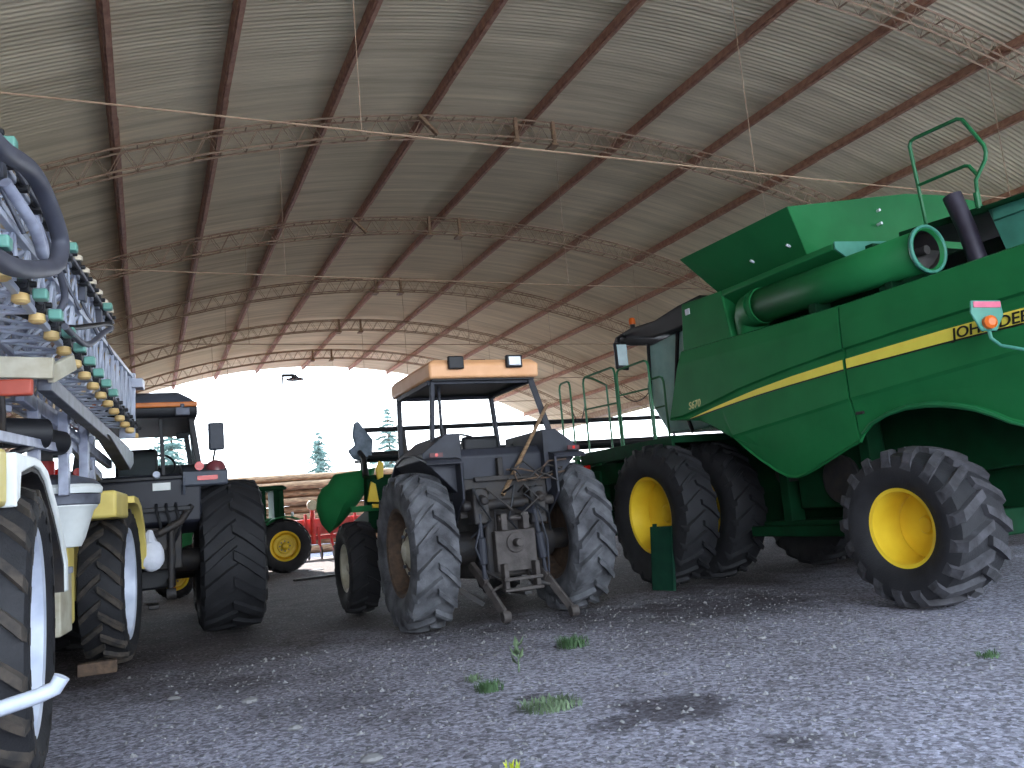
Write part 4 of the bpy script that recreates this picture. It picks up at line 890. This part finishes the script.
    # booms
    def lattice(nm,xa,xb,z0a,z0b,z1a,z1b,ya,yb,n,mt,rad,webr,xt=None):
        xt=(xa+xb)/2 if xt is None else xt
        f=lambda a,b,t:a+(b-a)*t
        P=lambda x,za,zb,t:(x,f(ya,yb,t),f(za,zb,t))
        m=MB(); m.bar(P(xt,z1a,z1b,0),P(xt,z1a,z1b,1),rad*2,rad*2); b=m.build(nm,mt,r,.004)
        for x in (xa,xb):
            m=MB(); m.bar(P(x,z0a,z0b,0),P(x,z0a,z0b,1),rad*2,rad*2); m.build('lower_chord',mt,b,.004)
        m=MB()
        for i in range(n):
            t0,t1,tm=i/n,(i+1)/n,(i+.5)/n; xm=xt
            for x in (xa,xb):
                m.tube([P(x,z0a,z0b,t0),P(xm,z1a,z1b,tm)],webr,6,caps=False); m.tube([P(xm,z1a,z1b,tm),P(x,z0a,z0b,t1)],webr,6,caps=False)
            m.tube([P(xa,z0a,z0b,t0),P(xb,z0a,z0b,t0)],webr,6,caps=False); m.tube([P(xa,z0a,z0b,t0),P(xb,z0a,z0b,t1)],webr*.8,6,caps=False)
        m.build('lattice_web',mt,b)
        return b
    b1=lattice('boom',-.26,.13,3.02,2.78,3.28,3.46,-6.9,.85,20,SILVER,.022,.015,.14)
    b2=lattice('boom',-.62,-.34,2.75,2.7,3.3,3.42,-6.9,.8,20,GALV,.022,.013)
    b3=lattice('boom',-.25,.06,3.5,3.5,3.76,3.8,-6.9,-.8,18,SILVER,.02,.012,.07)
    b4=lattice('boom',-.7,-.4,3.4,3.4,3.75,3.8,-6.9,-1.1,18,GALV,.018,.011)
    m=MB(); m.hexa([(-.02,.81,2.66),(.17,.81,2.66),(.17,.87,2.66),(-.02,.87,2.66),(.03,.81,3.5),(.19,.81,3.5),(.19,.87,3.5),(.03,.87,3.5)]); m.box(.12,.28,.75,1.0,3.3,3.42); m.build('boom_end_plate',SILVER,b1,.01)
    m=MB(); m.bar((.12,-4.2,2.53),(.12,.3,2.42),.09,.12); m.hexa([(.05,.1,2.2),(.19,.1,2.2),(.19,.45,2.3),(.05,.45,2.3),(.05,-1.6,2.44),(.19,-1.6,2.44),(.19,.4,2.44),(.05,.4,2.44)]); m.build('boom_rest_beam',DGALV,r,.008)
    m=MB(); m.bar((-.1,-3.9,2.5),(-.05,.2,2.28),.06,.1); m.build('boom_rest_beam',GALV,r,.008)
    # spray lines and nozzles
    def line(x,ya,yb,za,zb,par): 
        m=MB(); m.cyl((x,ya,za),(x,yb,zb),.017,10); return m.build('spray_line',DGALV,par)
    sl=line(.18,-6.7,.95,3.09,2.79,b1)
    def nozzle(par,x,y,z,capm,clip,drop=True):
        m=MB(); m.box(x-.035,x+.035,y-.035,y+.035,z-.08,z+.03); m.cyl((x-.06,y,z-.02),(x+.07,y,z-.02),.022,8); m.cyl((x,y-.05,z-.04),(x,y+.05,z-.04),.025,8)
        o=m.build('nozzle',BLACK,par,.006)
        q=MB()
        if drop: q.lathe([(z-.075,.03),(z-.085,.05),(z-.13,.055),(z-.145,.035)],(x-.02,y,0),'z',14)
        else: q.lathe([(z+.03,.02),(z+.035,.05),(z+.075,.05),(z+.09,.03)],(x,y,0),'z',14)
        q.build('nozzle_cap',capm,o)
        if clip:
            q=MB(); q.box(x+.05,x+.135,y-.045,y+.045,z-.125,z-.055); q.build('nozzle_clip',MINT,o,.012)
    n=17
    for i in range(n):
        y=-6.38+i*.455; z=3.07-.285*i/(n-1)+.02
        nozzle(sl,.17,y,z,GOLD,i<11)
    s3=line(.14,-6.7,-.8,3.74,3.78,b3)
    for i in range(15):
        y=-6.35+i*.385; nozzle(s3,.12,y,3.775+.003*i,CAPW,i%5==2,False)
    # brackets along the upper boom
    for k in range(6):
        y=-6.2+.95*k; m=MB(); m.box(.06,.12,y-.05,y+.05,3.6,3.76); m.bar((.08,y,3.6),(.2,y+.1,3.3),.025); m.build('boom_bracket',DGALV,b3,.005)
    # hoses
    def hose(pts,rad,mt=HOSE,nm='hose'):
        P=[]
        V=[Vector(p) for p in pts]
        for i in range(len(V)-1):
            p0=V[max(i-1,0)];p1=V[i];p2=V[i+1];p3=V[min(i+2,len(V)-1)]
            for k in range(10):
                t=k/10; P.append(.5*((2*p1)+(p2-p0)*t+(2*p0-5*p1+4*p2-p3)*t*t+(3*p1-p0-3*p2+p3)*t**3))
        P.append(V[-1]); m=MB(); m.tube(P,rad,14); return m.build(nm,mt,r)
    hose([(.1,-6.9,3.7),(.24,-6.1,3.5),(.28,-5.4,3.62),(.3,-5.02,3.58),(.32,-4.72,3.42),(.32,-4.82,3.22),(.3,-5.2,3.06),(.26,-5.8,2.9),(.2,-6.5,2.86)],.055)
    hose([(.2,-5.6,3.45),(.28,-5.3,3.3),(.28,-5.05,3.2),(.25,-4.9,3.32),(.2,-4.9,3.5)],.035,GALV)
    hose([(.28,-4.35,2.9),(.3,-3.6,2.93),(.33,-2.85,3.2),(.34,-2.55,3.3),(.3,-2.3,3.34)],.024)
    hose([(.0,-4.45,2.98),(.2,-3.9,3.0),(.32,-2.7,3.31),(.34,-2.45,3.33)],.022,BLACK)
    hose([(.15,-4.6,3.6),(.2,-4.2,3.4),(.22,-4.0,3.2),(.15,-4.1,3.0)],.025)
    # silver guard tube in front of the near wheel
    m=MB(); m.tube([(-.5,-6.12,.6),(0,-6.12,.625),(.31,-6.12,.655),(.46,-6.1,.685),(.53,-6.1,.71),(.56,-6.1,.76)],.037,12); m.tube([(-.5,-6.12,.6),(-.8,-6.0,.8),(-.88,-5.8,1.0)],.037,12); m.build('guard_tube',SILVER,r)
make_sprayer()
setoff((0,0,0))
# ------------------------------------------------------------------ loose things
setoff((0,0,0))
m=MB(); n=Vector((.28,.96,0)); P=[(6.56,10.2,0),(6.87,10.08,0),(6.99,10.16,.87),(6.68,10.28,.87)]
# a folded sheet-metal guard leaning on the outer front wheel
t=Vector((.06,.17,0)).normalized()
lean=Vector((0.0,.0,0))
d=Vector((.1,-.4,0)).normalized(); bk=Vector((.4,.1,0)).normalized()
def pp(u,z,o=0): return Vector((6.66,10.52,0))+d*u*1.25+bk*(z*.1+o)+Vector((0,0,z))
m.hexa([pp(0,0),pp(.32,0),pp(.32,0,.015),pp(0,0,.015),pp(0,.9),pp(.32,.9),pp(.32,.9,.015),pp(0,.9,.015)])
m.hexa([pp(0,0),pp(.015,0),pp(.015,0,.06),pp(0,0,.06),pp(0,.9),pp(.015,.9),pp(.015,.9,.06),pp(0,.9,.06)])
m.hexa([pp(.305,0),pp(.32,0),pp(.32,0,.06),pp(.305,0,.06),pp(.305,.9),pp(.32,.9),pp(.32,.9,.06),pp(.305,.9,.06)])
m.hexa([pp(.04,.9),pp(.1,.9),pp(.1,.9,.015),pp(.04,.9,.015),pp(.04,.94),pp(.1,.94),pp(.1,.94,.015),pp(.04,.94,.015)])
o=centre(m.build('metal_guard_panel',PANELG,None,.004)); tag(o,'dark green metal panel leaning against the large front wheel','panel')
m=MB(); m.box(-.7,-.32,10.16,10.28,0,.13); m.prism([(10.28,0),(10.28,.13),(10.38,0)],'x',-.7,-.32); o=centre(m.build('wheel_chock',RUST,None,.012)); tag(o,'brown wooden chock wedged under the far sprayer wheel','wheel chock')
m=MB(); m.bar((3.3,21.5,.03),(4.9,21.9,.03),.12,.05); o=centre(m.build('plank',DARK,None,.005)); tag(o,'thin dark plank lying on the floor near the far sunlit opening','plank')
m=MB(); m.box(4.35,4.78,25.4,25.8,0,.02); m.box(4.36,4.77,25.41,25.79,.02,.026); o=centre(m.build('metal_sheet',LENSW,None,.004)); tag(o,'small pale metal sheet lying on the floor near the opening','sheet')
# hanging lamp on the tie rod
t=thing('hanging_lamp','small dark lamp hanging from a tie rod near the far end of the roof','lamp',(3.52,21.22,4.92)); setoff((3.52,21.22,4.7))
m=MB(); m.lathe([(4.93,.03),(4.9,.06),(4.86,.09),(4.82,.22),(4.8,.23)],(3.52,21.22,0),'z',20); m.build('lamp_shade',mat('dark_lamp_enamel',srgb(60,66,84),.5),t)
m=MB(); m.lathe([(4.84,.05),(4.8,.07),(4.75,.001)],(3.52,21.22,0),'z',16); m.build('bulb',WHITE,t)
m=MB(); m.box(3.2,3.5,21.19,21.25,4.88,4.95); m.box(3.2,3.24,21.2,21.24,4.7,4.9); m.build('lamp_arm',DARK,t)
setoff((0,0,0))
# weeds
def weed(name,label,c,rad,h,nb,mt,cat='weed',seed=0,flat=False):
    random.seed(seed); m=MB()
    for i in range(nb):
        a=random.uniform(0,2*PI); rr=rad*math.sqrt(random.random())*.85; x=c[0]+rr*math.cos(a)*1.2; y=c[1]+rr*math.sin(a)*.8
        hh=h*random.uniform(.5,1.); lx=random.uniform(-.6,.6)*hh; ly=random.uniform(-.6,.6)*hh; w=random.uniform(.003,.006)*(2.2 if flat else 1)
        p=[Vector((x,y,0)),Vector((x+lx*.4,y+ly*.4,hh*.6)),Vector((x+lx,y+ly,hh))]
        s=Vector((math.cos(a+1.3),math.sin(a+1.3),0))*w
        A=[m.V(p[0]-s*.6),m.V(p[0]+s*.6),m.V(p[1]+s),m.V(p[1]-s),m.V(p[2])]
        m.F([A[0],A[1],A[2],A[3]]); m.F([A[3],A[2],A[4]])
    o=centre(m.build(name,mt,smooth=0)); tag(o,label,cat)
weed('weed','tuft of green weed below the middle tractor hitch',(3.7,7.35),.17,.12,240,LEAF,seed=1)
weed('weed','wide low patch of faint green grass at the front centre',(2.49,5.37),.24,.07,380,LEAFP,'grass',seed=2)
weed('weed','small green weed left of the pale upright seedling',(2.37,6.19),.12,.09,160,LEAF,seed=3)
weed('weed','sparse pale weed behind the small green weed',(2.4,6.62),.08,.07,60,LEAFP,seed=9)
weed('weed','small flat weed in front of the rear wheel of the harvester',(5.56,4.39),.11,.05,80,LEAF,seed=4)
weed('weed','tiny yellow flowering weed at the bottom edge',(1.75,4.3),.05,.06,26,mat('yellow_petals',srgb(200,200,50),.6,col2=srgb(120,150,50),scale=30),seed=6)
t=thing('seedling','single pale upright seedling standing in the gravel','plant',(2.83,6.67,0)); setoff((2.83,6.67,0))
m=MB(); m.tube([(2.83,6.67,0),(2.835,6.67,.1),(2.83,6.67,.2)],.006,6); m.build('stem',LEAFP,t)
for k,(a,z) in enumerate(((.3,.1),(2.4,.12),(4.2,.14),(1.3,.19),(5.4,.2),(3.3,.06))):
    m=MB(); d=Vector((math.cos(a),math.sin(a),0)); s=Vector((-d.y,d.x,0))*.03; b=Vector((2.83,6.67,z)); 
    A=[m.V(b),m.V(b+d*.035+s+Vector((0,0,.03))),m.V(b+d*.07+Vector((0,0,.1))),m.V(b+d*.035-s+Vector((0,0,.03)))]; m.F(A); m.build('leaf',LEAFP,t,solid=.002)
setoff((0,0,0))
# stones: larger ones one by one, the gravel as stuff
random.seed(21)
for (x,y,s,lab) in ((.73,7.29,.05,'pale flat stone lying left of centre on the gravel'),(1.15,4.98,.055,'pale stone at the bottom edge left of the yellow flower'),(.18,7.95,.045,'grey stone in front of the far sprayer wheel'),(.9,6.1,.04,'small pale stone below the flat stone left of centre'),(5.05,6.25,.035,'small stone alone in front of the gap between the harvester wheels')):
    m=MB(); m.blob((x,y,s*.35),s*1.3,s,s*.5,9,6,.18); o=centre(m.build('stone',STONE,smooth=25)); tag(o,lab,'stone')
CLEAR=((3.7,7.35,.3),(2.49,5.37,.38),(2.37,6.19,.22),(2.4,6.62,.2),(5.56,4.39,.22),(1.75,4.3,.15),(2.83,6.67,.1),(.73,7.29,.12),(1.15,4.98,.13),(.18,7.95,.12),(.9,6.1,.1),(5.05,6.25,.1))
m=MB()
for i in range(3400):
    x=random.uniform(-.2,7.6); y=random.uniform(3.4,9.6)
    if any((x-a)**2+(y-b)**2<c*c for a,b,c in CLEAR): continue
    s=random.uniform(.006,.017)*(1 if random.random()<.93 else 1.9)
    a=random.uniform(0,PI); q=[]
    for k in range(5):
        b=a+2*PI*k/5; q.append(m.V((x+s*math.cos(b)*random.uniform(.7,1.2),y+s*math.sin(b)*random.uniform(.7,1.2),-.002)))
    tp=m.V((x+random.uniform(-.3,.3)*s,y,s*random.uniform(.5,.9)))
    for k in range(5): m.F([q[k],q[(k+1)%5],tp])
o=m.build('gravel',STONE,smooth=0); tag(o,'loose pale pebbles scattered over the shed floor','gravel',None,'stuff')

# ------------------------------------------------------------------ outside, beyond the far opening
def make_drill():
    base=(6.0,33.2,0); setoff(base)
    r=thing('seed_drill','red seed drill standing in the sunlight beyond the far opening','seed drill',base)
    m=MB(); m.box(4.0,8.2,32.9,33.05,.75,.9); m.box(4.0,8.2,33.5,33.65,.75,.9)
    for x in (4.2,5.4,6.6,7.8): m.box(x-.06,x+.06,32.9,33.65,.76,.89)
    m.build('frame',RED,r,.01)
    for i in range(9):
        x=4.15+.48*i
        m=MB(); m.box(x-.05,x+.05,32.78,32.92,.55,1.75 if i%2 else 1.25); m.bar((x,32.85,.7),(x,32.5,.3),.07); m.build('row_unit',RED,r,.01)
        m=MB(); m.lathe([(x-.02,.24),(x+.02,.24)],(0,32.5,.25),'x',20); m.build('disc',DARK,r)
    m=MB(); m.prism([(33.1,.95),(33.0,1.55),(33.6,1.55),(33.5,.95)],'x',4.1,8.1); m.build('seed_box',mat('pale_red_paint',srgb(206,96,96),.5),r,.03)
    m=MB(); m.cyl((5.85,32.8,.6),(5.85,32.8,2.0),.09,12); m.build('marker_post',RED,r)
    m=MB(); m.lathe([(32.68,.16),(32.7,.2),(32.82,.2),(32.84,.001)],(5.85,0,2.08),'y',20); m.build('marker_disc',BONE,r)
    for x in (4.6,7.6):
        m=MB(); m.lathe([(x-.12,.2),(x-.14,.38),(x+.14,.38),(x+.12,.2)],(0,33.9,.38),'x',24); m.build('wheel',RUB,r)
    m=MB(); m.bar((6.0,33.6,.82),(6.0,35.2,.6),.12); m.box(5.94,6.06,35.0,35.1,0,.6); m.build('drawbar',RED,r)
make_drill()
setoff((0,0,0))
random.seed(31)
def log_stack():
    k=0; rowz=.2
    names=['lowest','second','third','fourth','fifth','sixth','seventh','eighth','ninth','tenth']
    proto=[]
    for b in range(3):
        m=MB(); L=9.4; P=[];R_=[]
        for i in range(9):
            P.append((-L/2+L*i/8,random.uniform(-.03,.03),.2+random.uniform(-.02,.02))); R_.append(.19*random.uniform(.93,1.02))
        m.tube(P,R_,14)
        m.mi=1; m.cyl((-L/2-.004,P[0][1],.2),(-L/2+.01,P[0][1],.2),R_[0]*.9,14); m.cyl((L/2-.01,P[-1][1],.2),(L/2+.004,P[-1][1],.2),R_[-1]*.9,14)
        proto.append(m.build('log',[BARK,LOGEND]).data)
        bpy.data.objects.remove(bpy.data.objects[-1] if False else [o for o in COL.objects if o.data==proto[-1]][0])
    for xs,nm in ((6.4,'left'),):
        for row in range(10):
            for j in range(2):
                o=bpy.data.objects.new('log',proto[(row+j)%3]); COL.objects.link(o)
                o.location=(xs+random.uniform(-.2,.2),40.0+.46*j+(.23 if row%2 else 0),row*.375)
                tag(o,'brown log in the tall stack outside, %s layer from the ground, %s row'%(names[row],'front' if j==0 else 'back'),'log','stacked logs beyond the far opening')
log_stack()
def pine(name,label,c,h,rad,seed):
    random.seed(seed)
    t=thing(name,label,'tree',c); setoff(c)
    m=MB(); m.tube([(c[0],c[1],0),(c[0]+.05,c[1],h*.5),(c[0],c[1],h*.98)],[.22,.14,.02],10); m.build('trunk',TRUNK,t)
    m=MB(); z=h*.12
    while z<h*.98:
        f=1-(z/h); R_=rad*(f**.8)*random.uniform(.65,1.1)+.12; nb=int(5+7*f)
        for k in range(nb):
            a=random.uniform(0,2*PI); d=Vector((math.cos(a),math.sin(a),0)); s=Vector((-d.y,d.x,0)); L=R_*random.uniform(.7,1.1)
            base=Vector((c[0],c[1],z))
            for q in range(7):
                u=(q+1)/7; p=base+d*(L*u)+Vector((0,0,-.22*L*u*u+random.uniform(-.05,.05)))
                for sg in (-1,1):
                    w=.3*L*(1.15-u)*random.uniform(.6,1.2)+.1
                    e=p+s*sg*w+d*.12*L+Vector((0,0,-random.uniform(.02,.16)*L))
                    m.F([m.V(p),m.V(p+d*.14*L+Vector((0,0,.03))),m.V(e)]); m.F([m.V(p-Vector((0,0,.06))),m.V(p+Vector((0,0,.1))),m.V(e)])
        z+=h*.028*random.uniform(.7,1.3)
    m.build('foliage',PINE,t,smooth=0)
    setoff((0,0,0))
pine('pine_tree','slender pine tree left of the green header, beyond the log stack',(11.4,60,0),7.9,2.6,1)
pine('pine_tree','taller pine tree seen behind the reel of the green header',(18.5,67,0),10.5,3.1,2)
pine('pine_tree','pine tree seen through the cab window of the dark tractor',(1.6,60,0),10.2,3.1,3)
# ------------------------------------------------------------------ light, sky, camera
sun=bpy.data.lights.new('sun','SUN'); sun.energy=6.0; sun.angle=math.radians(.8); sun.color=(1,.95,.88)
so=bpy.data.objects.new('sun',sun); COL.objects.link(so)
so.rotation_euler=Vector((.06,-.82,-.58)).to_track_quat('-Z','Y').to_euler()
w=bpy.data.worlds.new('sky'); SC.world=w; w.use_nodes=True
nt=w.node_tree; bg=nt.nodes['Background']
tc=nt.nodes.new('ShaderNodeTexCoord'); sx=nt.nodes.new('ShaderNodeSeparateXYZ'); nt.links.new(tc.outputs['Generated'],sx.inputs[0])
cr=nt.nodes.new('ShaderNodeValToRGB'); cr.color_ramp.elements[0].position=.0; cr.color_ramp.elements[1].position=.6
cr.color_ramp.elements[0].color=(.88,.94,1,1); cr.color_ramp.elements[1].color=(.6,.78,1,1)
nt.links.new(sx.outputs['Z'],cr.inputs[0]); nt.links.new(cr.outputs[0],bg.inputs['Color'])
bg.inputs['Strength'].default_value=1.5
cam=bpy.data.cameras.new('camera'); co=bpy.data.objects.new('camera',cam); COL.objects.link(co)
Xc=Vector((0.9137672185898233,0.020836649296954286,-0.40570346840604393)); Yc=Vector((-0.3968702074007562,-0.1674466080540177,-0.9024719784729525)); Zc=Vector((-0.08673816177611177,0.9856609292739973,-0.14473777597580098))
co.matrix_world=Matrix(((Xc.x,Xc.y,Xc.z,0),(Yc.x,Yc.y,Yc.z,0),(Zc.x,Zc.y,Zc.z,1.38),(0,0,0,1)))
cam.sensor_width=36; cam.lens=36*830/1024; cam.clip_start=.05; cam.clip_end=800
SC.camera=co
SC.view_settings.view_transform='Standard'; SC.view_settings.look='None'; SC.view_settings.gamma=1; SC.view_settings.use_curve_mapping=False
SC.view_settings.exposure=2.45
